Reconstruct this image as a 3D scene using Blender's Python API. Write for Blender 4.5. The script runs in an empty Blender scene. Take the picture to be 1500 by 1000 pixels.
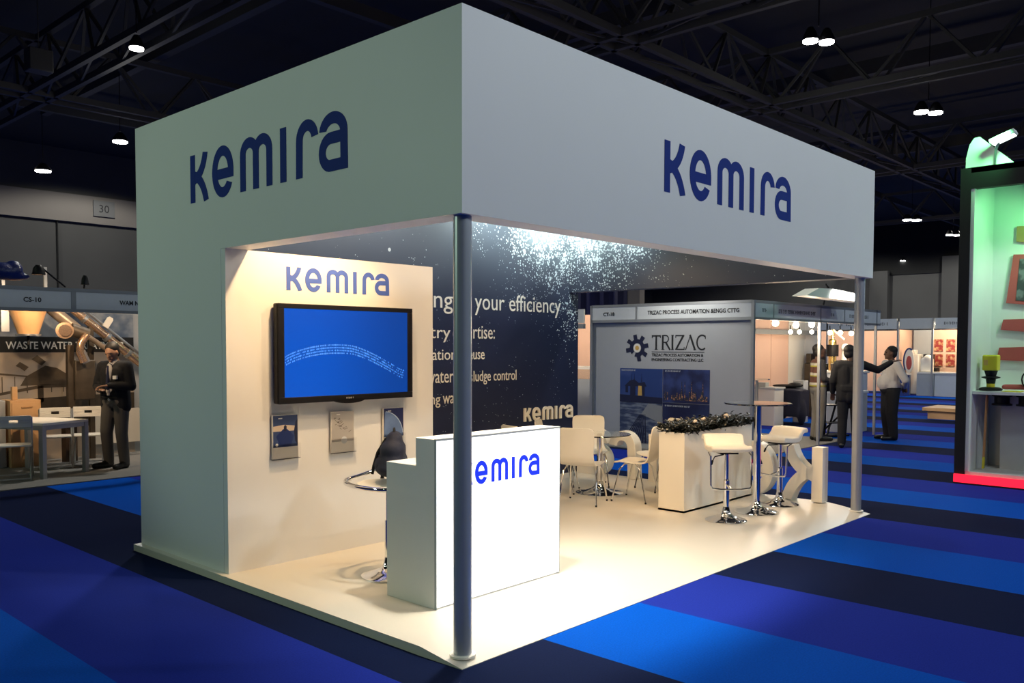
import bpy, bmesh, math, random
from mathutils import Vector, Matrix
random.seed(7)
C = bpy.context.scene.collection
PI = math.pi

# ------------------------------------------------------------------ camera
CAM = Vector((-3.2537, -3.394, 1.7809)); YAW, PITCH, ROLL, FPX, SX, SY = .7429, -.0411, .0022, 1258.3, 6.946, 57.76
_f = Vector((math.cos(YAW)*math.cos(PITCH), math.sin(YAW)*math.cos(PITCH), math.sin(PITCH)))
_r = Vector((math.sin(YAW), -math.cos(YAW), 0)); _u = _r.cross(_f)
R_ = math.cos(ROLL)*_r + math.sin(ROLL)*_u; U_ = -math.sin(ROLL)*_r + math.cos(ROLL)*_u
cd = bpy.data.cameras.new('camera'); cam = bpy.data.objects.new('camera', cd); C.objects.link(cam)
cam.matrix_world = Matrix(((R_.x, U_.x, -_f.x, CAM.x), (R_.y, U_.y, -_f.y, CAM.y), (R_.z, U_.z, -_f.z, CAM.z), (0, 0, 0, 1)))
cd.sensor_width = 36; cd.lens = FPX/1500*36; cd.shift_x = -SX/1500; cd.shift_y = SY/1500; cd.clip_end = 300
bpy.context.scene.camera = cam
vs = bpy.context.scene.view_settings
vs.view_transform = 'Standard'; vs.look = 'None'; vs.gamma = 1; vs.use_curve_mapping = False; vs.exposure = 0.0

def at(px, py, axis, val):            # a point seen at a pixel, on the plane axis = val
    d = _f + R_*((px-750-SX)/FPX) - U_*((py-500-SY)/FPX)
    return CAM + d*((val-CAM[axis])/d[axis])

# ------------------------------------------------------------------ world and lights
w = bpy.data.worlds.new('hall_air'); bpy.context.scene.world = w; w.use_nodes = True
bg = w.node_tree.nodes['Background']; bg.inputs[0].default_value = (.55, .68, .72, 1); bg.inputs[1].default_value = .03

def light(name, kind, loc, power, col, target=None, size=.15, angle=90, blend=.4):
    l = bpy.data.lights.new(name, kind); l.energy = power; l.color = col
    if kind == 'AREA': l.size = size
    else: l.shadow_soft_size = size
    if kind == 'SPOT': l.spot_size = math.radians(angle); l.spot_blend = blend
    o = bpy.data.objects.new(name, l); C.objects.link(o); o.location = loc
    if target is not None: o.rotation_euler = (Vector(target)-Vector(loc)).to_track_quat('-Z', 'Y').to_euler()
    return o
COOL = (.86, .97, 1.0); GREENISH = (.70, 1.0, .70); WARM = (1.0, .66, .33); FRONT = (1, .76, .47); FLOOD = (1, .89, .70); WHITE = (1, .95, .86)
# high bay lamps of the hall plus added fills, most of them outside the picture; they shine downward
for x, y, p, c in ((3, -11, 930, COOL), (9, -8, 850, COOL), (-1.5, -8, 300, COOL), (16, -8, 700, COOL), (-9, 3, 150, GREENISH), (-10, 10, 260, GREENISH),
                   (-4, -12, 200, COOL), (5.2, 10.2, 1500, WHITE), (16.8, 5.5, 250, WHITE), (25, 5.5, 600, COOL), (6, 17.8, 350, COOL), (9.9, 27.9, 900, WHITE), (4, 36, 900, WHITE), (13, 36, 800, WHITE), (-5, 36, 600, WHITE), (24, 36, 800, WHITE), (38, 36, 800, WHITE),
                   (34, 12, 900, WHITE), (48, 13, 1500, WHITE), (55, 22, 2600, WHITE), (55, 11, 2600, WHITE), (24, 28, 900, WHITE)):  # unseen ones near the hall walls and emblem stall are added to brighten them
    light('high_bay_and_fill', 'SPOT', (x, y, 9.7 if y == 36 or x == 55 else 8.3), p, c, (x, y, 0), .35, 164, .25)
light('left_fascia_fill', 'SPOT', (-8.5, 7.5, 4.6), 640, (.72, 1, .72), (0, 1.9, 2.3), .4, 38, .7)  # unseen greenish spot added to brighten the left fascia without flooding the carpet
for x, y in ((9.9, 27.9), (6, 17.8), (16.8, 5.5), (25, 5.5), (3, -4), (-4, 8), (34, 14), (9, 4)):
    light('ceiling_fill', 'POINT', (x, y, 7.6), 32, (1, .97, .9), size=.4)  # unseen fill points added to lift the black ceiling and trusses
# floodlights hung inside the stand above its fascia boards, plus added warm spots
for x, p, c in ((.9, 400, FLOOD), (1.9, 410, FLOOD)):
    light('stand_flood_and_fill', 'SPOT', (x, .50, 3.25), p, c, (x+.15, .12, 0), .08, 76, .8)
light('stand_flood_and_fill', 'SPOT', (.5, .55, 3.0), 190, WARM, (5.0, 1.2, .8), .08, 46, .8)
light('stand_flood_and_fill', 'SPOT', (.5, 1.6, 3.05), 210, WARM, (5.2, 2.2, .8), .08, 50, .8)
light('stand_flood_and_fill', 'SPOT', (3.5, .29, 2.75), 110, WARM, (5.2, 1.3, .45), .06, 52, .7)  # hidden spot added to warm the planter front and stools
for x, p in ((3.2, 24), (4.6, 55)):
    light('stand_flood_and_fill', 'SPOT', (x, .46, 3.2), p, WARM, (x+.4, 1.3, .4), .08, 105, .6)
for y, p in ((.75, 44), (1.7, 40)):
    light('stand_flood_and_fill', 'SPOT', (.52, y, 3.25), p, WARM, (.6, y+.2, 0), .08, 115, .5)
light('stand_flood_and_fill', 'SPOT', (.62, 1.62, 3.3), 175, WARM, (.62, 2.54, 1.9), .04, 84, .8)
light('stand_flood_and_fill', 'SPOT', (1.7, 1.1, 3.3), 95, WARM, (1.5, 2.54, 1.2), .08, 100, .6)
light('stand_flood_and_fill', 'SPOT', (3.4, 2.6, 3.4), 40, WARM, (3.3, 2.2, 0), .12, 125, .6)
light('stand_flood_and_fill', 'SPOT', (4.9, 2.5, 3.4), 88, WARM, (4.9, 2.2, 0), .12, 125, .6)
light('stand_flood_and_fill', 'SPOT', (4.7, .5, 3.1), 70, WARM, (5.9, .15, 1.0), .06, 40, .7)  # narrow unseen spot added to light the far pole
light('stand_flood_and_fill', 'SPOT', (5.3, 3.5, 3.5), 46, (.85, 1, 1), (5.4, 4.02, 3.1), .06, 140, .7)
light('stand_flood_and_fill', 'SPOT', (5.5, 3.0, 3.5), 34, (.85, 1, 1), (6.0, 3.1, 3.1), .06, 140, .7)
light('stand_flood_and_fill', 'SPOT', (4.3, 3.45, 3.5), 50, (.85, 1, 1), (4.2, 4.02, 3.2), .06, 130, .7)
light('stand_flood_and_fill', 'SPOT', (2.6, 3.3, 3.5), 44, WHITE, (2.6, 4.02, 3.1), .06, 140, .7)
light('stand_flood_and_fill', 'SPOT', (1.3, 3.2, 3.5), 44, WHITE, (1.2, 4.02, 3.1), .06, 140, .7)
light('stand_flood_and_fill', 'SPOT', (5.5, 1.4, 3.5), 12, WHITE, (6.0, 1.3, 3.0), .06, 140, .7)

# ------------------------------------------------------------------ materials
def nodes(name):
    m = bpy.data.materials.new(name); m.use_nodes = True
    return m, m.node_tree, m.node_tree.nodes['Principled BSDF']
def M(name, col, rough=.5, metal=0, var=.06, scale=8, bump=0, emit=None, es=0, trans=0, alpha=1, coat=0, ior=1.45):
    m, t, b = nodes(name); N = t.nodes; L = t.links
    tc = N.new('ShaderNodeTexCoord'); nz = N.new('ShaderNodeTexNoise'); nz.inputs['Scale'].default_value = scale; nz.inputs['Detail'].default_value = 3
    L.new(tc.outputs['Object'], nz.inputs['Vector'])
    mx = N.new('ShaderNodeMix'); mx.data_type = 'RGBA'
    mx.inputs[6].default_value = tuple(max(0, c*(1-var)) for c in col)+(1,); mx.inputs[7].default_value = tuple(min(1, c*(1+var)) for c in col)+(1,)
    L.new(nz.outputs['Fac'], mx.inputs[0]); L.new(mx.outputs[2], b.inputs['Base Color'])
    b.inputs['Roughness'].default_value = rough; b.inputs['Metallic'].default_value = metal; b.inputs['IOR'].default_value = ior
    b.inputs['Transmission Weight'].default_value = trans; b.inputs['Alpha'].default_value = alpha; b.inputs['Coat Weight'].default_value = coat
    if emit: b.inputs['Emission Color'].default_value = tuple(emit)+(1,); b.inputs['Emission Strength'].default_value = es
    if bump:
        bp = N.new('ShaderNodeBump'); bp.inputs['Strength'].default_value = bump; bp.inputs['Distance'].default_value = .01
        n2 = N.new('ShaderNodeTexNoise'); n2.inputs['Scale'].default_value = scale*12; L.new(tc.outputs['Object'], n2.inputs['Vector'])
        L.new(n2.outputs['Fac'], bp.inputs['Height']); L.new(bp.outputs['Normal'], b.inputs['Normal'])
    return m
class G:                              # tiny expression helper for shader graphs
    def __init__(s, t): s.t = t
    def m(s, op, a, b=0, c=0):
        n = s.t.nodes.new('ShaderNodeMath'); n.operation = op
        for i, v in enumerate((a, b, c)):
            if isinstance(v, (int, float)): n.inputs[i].default_value = v
            else: s.t.links.new(v, n.inputs[i])
        return n.outputs[0]
    def ss(s, v, lo, hi):
        n = s.t.nodes.new('ShaderNodeMapRange'); n.interpolation_type = 'SMOOTHSTEP'; n.clamp = True
        s.t.links.new(v, n.inputs[0]); n.inputs[1].default_value = lo; n.inputs[2].default_value = hi
        return n.outputs[0]
    def mix(s, f, a, b):
        n = s.t.nodes.new('ShaderNodeMix'); n.data_type = 'RGBA'
        for i, v in ((0, f), (6, a), (7, b)):
            if isinstance(v, (int, float)): n.inputs[i].default_value = v
            elif isinstance(v, tuple): n.inputs[i].default_value = v+(1,)
            else: s.t.links.new(v, n.inputs[i])
        return n.outputs[2]
    def pos(s):
        g = s.t.nodes.new('ShaderNodeNewGeometry'); x = s.t.nodes.new('ShaderNodeSeparateXYZ'); s.t.links.new(g.outputs['Position'], x.inputs[0])
        return g.outputs['Position'], x.outputs[0], x.outputs[1], x.outputs[2]
    def tex(s, kind, vec, scale, **kw):
        n = s.t.nodes.new(kind); s.t.links.new(vec, n.inputs['Vector']); n.inputs['Scale'].default_value = scale
        for k, v in kw.items(): setattr(n, k, v)
        return n

def carpet_material():
    m, t, b = nodes('striped_carpet'); g = G(t); P, X, Y, Z = g.pos()
    s = g.m('FLOORED_MODULO', g.m('DIVIDE', g.m('SUBTRACT', X, .65), 1.02), 3)
    c = g.mix(g.m('GREATER_THAN', s, 1), (.0, .075, .50), (.012, .028, .31))
    c = g.mix(g.m('GREATER_THAN', s, 2), c, (.0055, .0115, .050))
    nz = g.tex('ShaderNodeTexNoise', P, 90); nz.inputs['Detail'].default_value = 4
    c2 = g.mix(nz.outputs['Fac'], (.65, .65, .65), (1.3, 1.3, 1.3))
    mm = t.nodes.new('ShaderNodeMix'); mm.data_type = 'RGBA'; mm.blend_type = 'MULTIPLY'; mm.inputs[0].default_value = 1
    t.links.new(c, mm.inputs[6]); t.links.new(c2, mm.inputs[7]); t.links.new(mm.outputs[2], b.inputs['Base Color'])
    b.inputs['Roughness'].default_value = .95; b.inputs['Specular IOR Level'].default_value = .04
    n2 = g.tex('ShaderNodeTexNoise', P, 400); bp = t.nodes.new('ShaderNodeBump'); bp.inputs['Strength'].default_value = .4; bp.inputs['Distance'].default_value = .004
    t.links.new(n2.outputs['Fac'], bp.inputs['Height']); t.links.new(bp.outputs['Normal'], b.inputs['Normal'])
    return m
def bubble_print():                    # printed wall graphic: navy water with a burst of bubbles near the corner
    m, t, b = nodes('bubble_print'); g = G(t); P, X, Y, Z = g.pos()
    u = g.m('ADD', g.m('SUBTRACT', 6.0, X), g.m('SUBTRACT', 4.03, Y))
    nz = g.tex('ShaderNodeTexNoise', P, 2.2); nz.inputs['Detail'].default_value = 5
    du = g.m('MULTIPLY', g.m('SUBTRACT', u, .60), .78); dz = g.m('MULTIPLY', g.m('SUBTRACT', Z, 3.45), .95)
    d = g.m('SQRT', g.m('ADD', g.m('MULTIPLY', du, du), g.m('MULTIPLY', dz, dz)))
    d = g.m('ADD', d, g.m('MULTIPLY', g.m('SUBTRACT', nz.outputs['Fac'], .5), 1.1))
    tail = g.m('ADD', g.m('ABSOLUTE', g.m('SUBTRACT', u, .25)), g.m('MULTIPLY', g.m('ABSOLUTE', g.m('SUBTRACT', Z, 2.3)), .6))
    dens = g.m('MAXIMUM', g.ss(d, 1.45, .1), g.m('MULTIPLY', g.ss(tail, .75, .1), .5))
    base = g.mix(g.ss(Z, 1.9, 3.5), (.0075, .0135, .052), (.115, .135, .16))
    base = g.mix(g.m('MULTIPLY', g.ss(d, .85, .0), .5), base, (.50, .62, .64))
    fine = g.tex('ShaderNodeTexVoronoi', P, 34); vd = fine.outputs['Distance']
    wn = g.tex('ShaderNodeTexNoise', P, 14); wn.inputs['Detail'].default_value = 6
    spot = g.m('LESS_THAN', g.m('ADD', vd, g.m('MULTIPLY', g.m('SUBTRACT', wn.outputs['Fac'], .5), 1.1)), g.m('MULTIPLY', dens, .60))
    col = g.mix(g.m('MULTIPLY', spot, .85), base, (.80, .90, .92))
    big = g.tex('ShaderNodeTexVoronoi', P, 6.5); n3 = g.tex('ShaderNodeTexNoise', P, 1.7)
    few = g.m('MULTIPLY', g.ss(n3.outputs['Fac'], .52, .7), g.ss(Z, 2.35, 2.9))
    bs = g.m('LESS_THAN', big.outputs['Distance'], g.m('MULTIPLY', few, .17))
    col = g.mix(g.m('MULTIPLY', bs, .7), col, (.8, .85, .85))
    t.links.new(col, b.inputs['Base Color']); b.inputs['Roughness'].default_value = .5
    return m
def screen_material():
    m, t, b = nodes('screen_blue'); g = G(t); P, X, Y, Z = g.pos()
    c = g.mix(g.ss(X, .6, 1.75), (.0, .105, .66), (.002, .06, .36))
    b.inputs['Base Color'].default_value = (.004, .004, .008, 1); b.inputs['Roughness'].default_value = .3; b.inputs['Specular IOR Level'].default_value = .15
    t.links.new(c, b.inputs['Emission Color']); b.inputs['Emission Strength'].default_value = .88
    return m
def two_tone(name, a, bcol, scale, lo=.45, hi=.55, kind='ShaderNodeTexNoise', rough=.5, stretch=(1, 1, 1)):
    m, t, b = nodes(name); g = G(t); tc = t.nodes.new('ShaderNodeTexCoord'); mp = t.nodes.new('ShaderNodeMapping'); mp.inputs['Scale'].default_value = stretch
    t.links.new(tc.outputs['Object'], mp.inputs[0]); n = g.tex(kind, mp.outputs[0], scale)
    if kind == 'ShaderNodeTexNoise': n.inputs['Detail'].default_value = 6
    t.links.new(g.mix(g.ss(n.outputs[0], lo, hi), a, bcol), b.inputs['Base Color']); b.inputs['Roughness'].default_value = rough
    return m

def vest_material():
    m, t, b = nodes('vest_stripes'); g = G(t); P, X, Y, Z = g.pos()
    s_ = g.m('FLOORED_MODULO', g.m('ADD', g.m('MULTIPLY', Z, 5.5), .3), 1)
    c = g.mix(g.m('GREATER_THAN', s_, .38), (.42, .40, .33), (.09, .035, .02)); c = g.mix(g.m('LESS_THAN', s_, .12), c, (.30, .30, .03))
    t.links.new(c, b.inputs['Base Color']); b.inputs['Roughness'].default_value = .8
    return m
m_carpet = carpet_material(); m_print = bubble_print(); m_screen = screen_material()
m_white = M('white_paint', (.80, .80, .79), .45, var=.015, scale=3)
m_lam = M('white_laminate', (.84, .81, .74), .35, var=.02, scale=2)
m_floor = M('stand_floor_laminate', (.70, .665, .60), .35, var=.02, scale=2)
m_navy = M('logo_blue', (.006, .030, .235), .65, ior=1.25)
m_logo2 = M('logo_blue_sticker', (.07, .13, .48), .5)
m_logo3 = M('logo_blue_backlit', (.01, .03, .6), .5, emit=(.008, .03, .75), es=.8)
m_cream = M('cream_lettering', (.86, .80, .70), .5)
m_pole = M('grey_powder_coat', (.44, .47, .52), .34, .4)
m_chrome = M('chrome', (.82, .83, .85), .08, 1.0, var=.02)
m_steel = M('brushed_steel', (.55, .55, .55), .3, .9)
m_alu = M('aluminium_profile', (.42, .44, .46), .4, .6)
m_black = M('black_plastic', (.008, .008, .010), .42, ior=1.3)
m_blackm = M('matt_black', (.008, .008, .009), .7)
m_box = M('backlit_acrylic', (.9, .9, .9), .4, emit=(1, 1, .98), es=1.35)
m_seat = M('cream_seat', (.80, .77, .70), .45, var=.02)
m_leath = M('cream_leatherette', (.82, .79, .72), .42, bump=.08)
m_glass = M('clear_glass', (.85, .92, .92), .02, trans=1.0, ior=1.45, var=0)
m_acryl = M('clear_acrylic', (.95, .95, .95), .05, trans=1.0, ior=1.1, var=0)
m_leaf = M('dark_leaf', (.008, .010, .010), .38, var=.5, scale=20)
m_petal = M('pale_petal', (.75, .62, .5), .6)
m_bag = M('navy_nylon', (.008, .010, .028), .7, bump=.3, scale=20)
m_bagst = M('black_webbing', (.006, .006, .008), .8)
m_ceil = M('black_ceiling', (.030, .030, .028), .9)
m_truss = M('dark_truss_steel', (.045, .046, .045), .75, .0)
m_conc = M('hall_wall_panel', (.062, .064, .062), .85, var=.15, scale=.6)
m_conc2 = M('sign_grey', (.12, .125, .125), .7)
m_rail = M('dark_rail', (.22, .235, .245), .5)
m_concl = M('hall_wall_band', (.17, .16, .145), .85, var=.1, scale=.5)
m_concd = M('hall_wall_dark', (.008, .009, .009), .9)
m_lens = M('lamp_lens', (1, 1, 1), .4, emit=(1, .98, .92), es=30)
m_lens2 = M('floodlight_lens', (1, 1, 1), .4, emit=(.8, 1, .85), es=2.5)
m_bulb = M('hot_bulb', (1, 1, 1), .4, emit=(1, .82, .55), es=14)
m_fasc = M('grey_fascia', (.52, .55, .56), .5)
m_fascw = M('pale_fascia', (.60, .64, .66), .5)
m_sign = M('dark_sign_lettering', (.015, .017, .02), .6)
m_gpan = M('grey_stall_panel', (.40, .42, .44), .55, var=.03)
m_peach = M('peach_stall_panel', (.78, .52, .40), .6, var=.02)
m_orange = M('orange_stall_panel', (.75, .34, .08), .6)
m_gcarp = M('grey_stall_carpet', (.20, .195, .185), .95, var=.25, scale=60, bump=.3)
m_wtext = M('white_lettering', (.80, .80, .76), .6)
m_bluep = M('blue_poster', (.020, .045, .17), .5, var=.4, scale=3)
m_trz = M('dark_navy_sign', (.012, .016, .05), .5)
m_gold = M('gold_dot', (.6, .38, .1), .5)
m_skin = M('skin_brown', (.10, .052, .033), .55); m_skin2 = M('skin_tan', (.34, .19, .12), .55)
m_hair = M('black_hair', (.006, .005, .005), .6)
m_blaz = M('black_wool', (.006, .007, .010), .85); m_trous = M('grey_trousers', (.105, .095, .085), .85)
m_khaki = M('khaki_trousers', (.17, .16, .14), .85); m_dtrous = M('black_trousers', (.007, .008, .011), .85)
m_shirt = M('pale_shirt', (.50, .48, .46), .8, var=.08); m_shirtd = M('dark_shirt', (.02, .02, .024), .8)
m_vest = vest_material()
m_shoe = M('black_shoe', (.006, .006, .006), .4)
m_wood = M('plywood', (.66, .40, .20), .6, var=.15, scale=4)
m_copper = M('polished_tube', (.75, .50, .33), .22, .85, var=.2, scale=4)
m_tube = M('dull_tube', (.36, .28, .21), .4, .6, var=.2)
m_bronze = M('dark_bronze', (.09, .07, .05), .5, .5, var=.4)
m_yel = M('yellow_enamel', (.62, .56, .03), .4)
m_redbar = M('brick_red_board', (.42, .075, .075), .6); m_tan = M('tan_board', (.45, .24, .10), .6, var=.2, scale=4)
m_led = M('red_led_strip', (.6, .02, .03), .4, emit=(1, .015, .05), es=1.3)
m_gwhite = M('stall_white', (.72, .74, .72), .5, var=.02)
m_greyc = M('grey_counter', (.42, .45, .47), .5)
m_bluebag = M('blue_plastic_bag', (.01, .02, .12), .3, bump=.6, scale=6)
m_redpic = two_tone('red_picture', (.30, .03, .03), (.65, .42, .20), 7, .42, .62)

# ------------------------------------------------------------------ mesh helpers
class MB:
    def __init__(s): s.v = []; s.f = []
    def add(s, vs_, fs): k = len(s.v); s.v += [Vector(p) for p in vs_]; s.f += [[i+k for i in f] for f in fs]; return s
    def box(s, a, b):
        x0, y0, z0 = a; x1, y1, z1 = b
        return s.add([(x0,y0,z0),(x1,y0,z0),(x1,y1,z0),(x0,y1,z0),(x0,y0,z1),(x1,y0,z1),(x1,y1,z1),(x0,y1,z1)],
                     [(0,3,2,1),(4,5,6,7),(0,1,5,4),(1,2,6,5),(2,3,7,6),(3,0,4,7)])
    def obox(s, c, ax, ay, az):        # oriented box: centre and three half-axis vectors
        c, ax, ay, az = map(Vector, (c, ax, ay, az)); k = MB().box((-1,-1,-1),(1,1,1))
        return s.add([c+ax*p.x+ay*p.y+az*p.z for p in k.v], k.f)
    def beam(s, a, b, w, h, up=(0,0,1)):
        a, b = Vector(a), Vector(b); d = (b-a); L = d.length; d.normalize(); r = d.cross(Vector(up))
        if r.length < 1e-4: r = Vector((1,0,0))
        r.normalize(); u = r.cross(d)
        return s.obox((a+b)/2, d*L/2, r*w/2, u*h/2)
    def tube(s, path, r, n=10, closed=False, cap=True):
        P = [Vector(p) for p in path]; k = len(P); rr = r if isinstance(r, (list, tuple)) else [r]*k
        base = len(s.v); up = None
        for i in range(k):
            a = P[i-1] if (i or closed) else P[i]; b = P[(i+1) % k] if (i < k-1 or closed) else P[i]
            d = (b-a).normalized()
            if up is None: up = d.orthogonal().normalized()
            up = (up-d*up.dot(d)).normalized(); q = d.cross(up)
            s.v += [P[i]+(up*math.cos(2*PI*j/n)+q*math.sin(2*PI*j/n))*rr[i] for j in range(n)]
        for i in range(k if closed else k-1):
            for j in range(n):
                i2 = (i+1) % k
                s.f.append([base+i*n+j, base+i*n+(j+1) % n, base+i2*n+(j+1) % n, base+i2*n+j])
        if cap and not closed:
            s.f.append([base+j for j in range(n)][::-1]); s.f.append([base+(k-1)*n+j for j in range(n)])
        return s
    def lathe(s, prof, c=(0,0,0), n=32):
        base = len(s.v); c = Vector(c)
        for r, z in prof: s.v += [c+Vector((r*math.cos(2*PI*j/n), r*math.sin(2*PI*j/n), z)) for j in range(n)]
        k = len(prof)
        for i in range(k-1):
            for j in range(n): s.f.append([base+i*n+j, base+i*n+(j+1) % n, base+(i+1)*n+(j+1) % n, base+(i+1)*n+j])
        s.f.append([base+j for j in range(n)][::-1]); s.f.append([base+(k-1)*n+j for j in range(n)])
        return s
    def ell(s, c, r, n=14, m=9, rot=None):
        c = Vector(c); vs_ = []; fs = []
        for i in range(m+1):
            a = PI*i/m
            for j in range(n):
                b = 2*PI*j/n; p = Vector((r[0]*math.sin(a)*math.cos(b), r[1]*math.sin(a)*math.sin(b), r[2]*math.cos(a)))
                vs_.append(c+(rot @ p if rot else p))
        for i in range(m):
            for j in range(n): fs.append((i*n+j, (i+1)*n+j, (i+1)*n+(j+1) % n, i*n+(j+1) % n))
        return s.add(vs_, fs)
    def cap(s, a, b, ra, rb=None, n=12):   # tapered capsule
        a, b = Vector(a), Vector(b); rb = ra if rb is None else rb; d = (b-a); d = d.normalized() if d.length > 1e-6 else Vector((0,0,1))
        path, rad = [], []
        for t in (-.98, -.8, -.45, 0): path.append(a+d*ra*t); rad.append(ra*math.sqrt(1-t*t))
        for t in (0, .45, .8, .98): path.append(b+d*rb*t); rad.append(rb*math.sqrt(1-t*t))
        return s.tube(path, rad, n)
    def prism(s, pts, O, U, V, N, d0, d1):  # 2D outline in a frame, extruded along N
        O, U, V, N = map(Vector, (O, U, V, N)); k = len(pts)
        vs_ = [O+U*p[0]+V*p[1]+N*d0 for p in pts]+[O+U*p[0]+V*p[1]+N*d1 for p in pts]
        return s.add(vs_, [list(range(k))[::-1], list(range(k, 2*k))]+[[i, (i+1) % k, k+(i+1) % k, k+i] for i in range(k)])
    def stroke(s, path, wd, O, U, V, N, d0, d1, t0=None, t1=None):
        P = [Vector((p[0], p[1])) for p in path]; k = len(P); L = []; Rr = []
        for i in range(k):
            d = (P[min(i+1, k-1)]-P[max(i-1, 0)]).normalized()
            if i == 0 and t0: d = Vector(t0)
            if i == k-1 and t1: d = Vector(t1)
            n_ = Vector((-d.y, d.x))*wd/2; L.append(P[i]+n_); Rr.append(P[i]-n_)
        O, U, V, N = map(Vector, (O, U, V, N))
        W = lambda p, d: O+U*p.x+V*p.y+N*d
        vs_ = []
        for i in range(k): vs_ += [W(L[i], d0), W(Rr[i], d0), W(L[i], d1), W(Rr[i], d1)]
        fs = []
        for i in range(k-1):
            a, b = 4*i, 4*i+4
            fs += [(a, b, b+1, a+1), (a+2, a+3, b+3, b+2), (a, a+2, b+2, b), (a+1, b+1, b+3, a+3)]
        fs += [(0, 1, 3, 2), (4*k-4, 4*k-2, 4*k-1, 4*k-3)]
        return s.add(vs_, fs)
    def join(s, o): return s.add(o.v, o.f)
    def xf(s, mat): s.v = [mat @ p for p in s.v]; return s

def wm(o): return (wm(o.parent) if o.parent else Matrix()) @ Matrix.LocRotScale(o.location, o.rotation_euler, o.scale)
def obj(name, mb, mat, parent=None, world=False, bevel=0, label=None, sharp=38, fix=True):
    me = bpy.data.meshes.new(name); o = bpy.data.objects.new(name, me); C.objects.link(o)
    if parent: o.parent = parent
    vs_ = mb.v
    if world and parent:
        inv = wm(parent).inverted(); vs_ = [inv @ p for p in vs_]
    elif not parent:
        xs = [p.x for p in vs_]; ys = [p.y for p in vs_]; b = Vector(((min(xs)+max(xs))/2, (min(ys)+max(ys))/2, min(p.z for p in vs_)))
        vs_ = [p-b for p in vs_]; o.location = b
    me.from_pydata([tuple(p) for p in vs_], [], mb.f); me.update()
    if fix:
        bm = bmesh.new(); bm.from_mesh(me); bmesh.ops.recalc_face_normals(bm, faces=bm.faces); bm.to_mesh(me); bm.free()
    me.materials.append(mat); me.shade_smooth(); me.set_sharp_from_angle(angle=math.radians(sharp))
    if bevel:
        bv = o.modifiers.new('bevel', 'BEVEL'); bv.width = bevel; bv.segments = 2; bv.limit_method = 'ANGLE'; bv.angle_limit = math.radians(40)
    if label: o['label'] = label
    return o
def tag(o, label, cat, group=None):
    o['label'] = label; o['category'] = cat
    if group: o['group'] = group
    return o
def thing(name, label, cat, loc=(0,0,0), rz=0, group=None):
    o = bpy.data.objects.new(name, None); C.objects.link(o); o.location = loc; o.rotation_euler = (0,0,rz); o.empty_display_size = .2
    return tag(o, label, cat, group)
def struct(name, mb, mat, **k):
    o = obj(name, mb, mat, **k); o['kind'] = 'structure'; return o
def dup(root, loc, rz, label, group=None):
    def cp(o, par):
        c = o.copy(); C.objects.link(c); c.parent = par
        for ch in o.children: cp(ch, c)
        return c
    r = cp(root, None); r.location = loc; r.rotation_euler = (0,0,rz); r['label'] = label
    if group: r['group'] = group
    return r
def B(a, b): return MB().box(a, b)
def evalmesh(o):
    dg = bpy.context.evaluated_depsgraph_get(); return bpy.data.meshes.new_from_object(o.evaluated_get(dg))
def text_mb(body, O, U, V, N, width=None, height=None, d=.004, bold=0, align='l'):
    cu = bpy.data.curves.new('txt', 'FONT'); cu.body = body; cu.resolution_u = 3; cu.extrude = .001; cu.offset = bold
    o = bpy.data.objects.new('txt', cu); C.objects.link(o); me = evalmesh(o)
    vs_ = [v.co.copy() for v in me.vertices]; fs = [list(p.vertices) for p in me.polygons]
    bpy.data.objects.remove(o); bpy.data.curves.remove(cu); bpy.data.meshes.remove(me)
    x0 = min(p.x for p in vs_); x1 = max(p.x for p in vs_); y0 = min(p.y for p in vs_); y1 = max(p.y for p in vs_)
    sx = width/(x1-x0) if width else None; sy = height/(y1-y0) if height else None
    if sx is None: sx = sy
    if sy is None: sy = sx
    off = {'l': x0, 'r': x1, 'c': (x0+x1)/2}[align]; O, U, V, N = map(Vector, (O, U, V, N))
    mb = MB(); mb.add([O+U*(p.x-off)*sx+V*(p.y*sy)+N*(d if p.z > 0 else 0) for p in vs_], fs)
    return mb
def marks_mb(O, U, V, N, width, height, seed=1, d=.003):   # lettering too blurred to read: a row of small uneven strokes
    rd = random.Random(seed); mb = MB(); x = 0; O, U, V, N = map(Vector, (O, U, V, N))
    while x < width-height*.4:
        if rd.random() < .13: x += height*.5; continue
        wl = height*rd.uniform(.35, .6); k = rd.random(); h = height
        mb.prism([(x, 0), (x+wl*.3, 0), (x+wl*.3, h), (x, h)], O, U, V, N, 0, d)
        for zz in ([.0, .42, .82] if k < .3 else [.82] if k < .5 else [.42] if k < .75 else [.0, .82]): mb.prism([(x+wl*.28, zz*h), (x+wl*.8, zz*h), (x+wl*.8, (zz+.18)*h), (x+wl*.28, (zz+.18)*h)], O, U, V, N, 0, d)
        x += wl+height*.14
    return mb
def baked(mb, voxel, smooth=4, fac=.5):   # voxel-remeshed, smoothed copy of a set of blobs: one continuous surface
    me = bpy.data.meshes.new('t'); me.from_pydata([tuple(p) for p in mb.v], [], mb.f); me.update()
    o = bpy.data.objects.new('t', me); C.objects.link(o)
    r = o.modifiers.new('r', 'REMESH'); r.mode = 'VOXEL'; r.voxel_size = voxel
    s = o.modifiers.new('s', 'SMOOTH'); s.iterations = smooth; s.factor = fac
    e = evalmesh(o); out = MB(); out.add([v.co.copy() for v in e.vertices], [list(p.vertices) for p in e.polygons])
    bpy.data.objects.remove(o); bpy.data.meshes.remove(me); bpy.data.meshes.remove(e)
    return out

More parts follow.
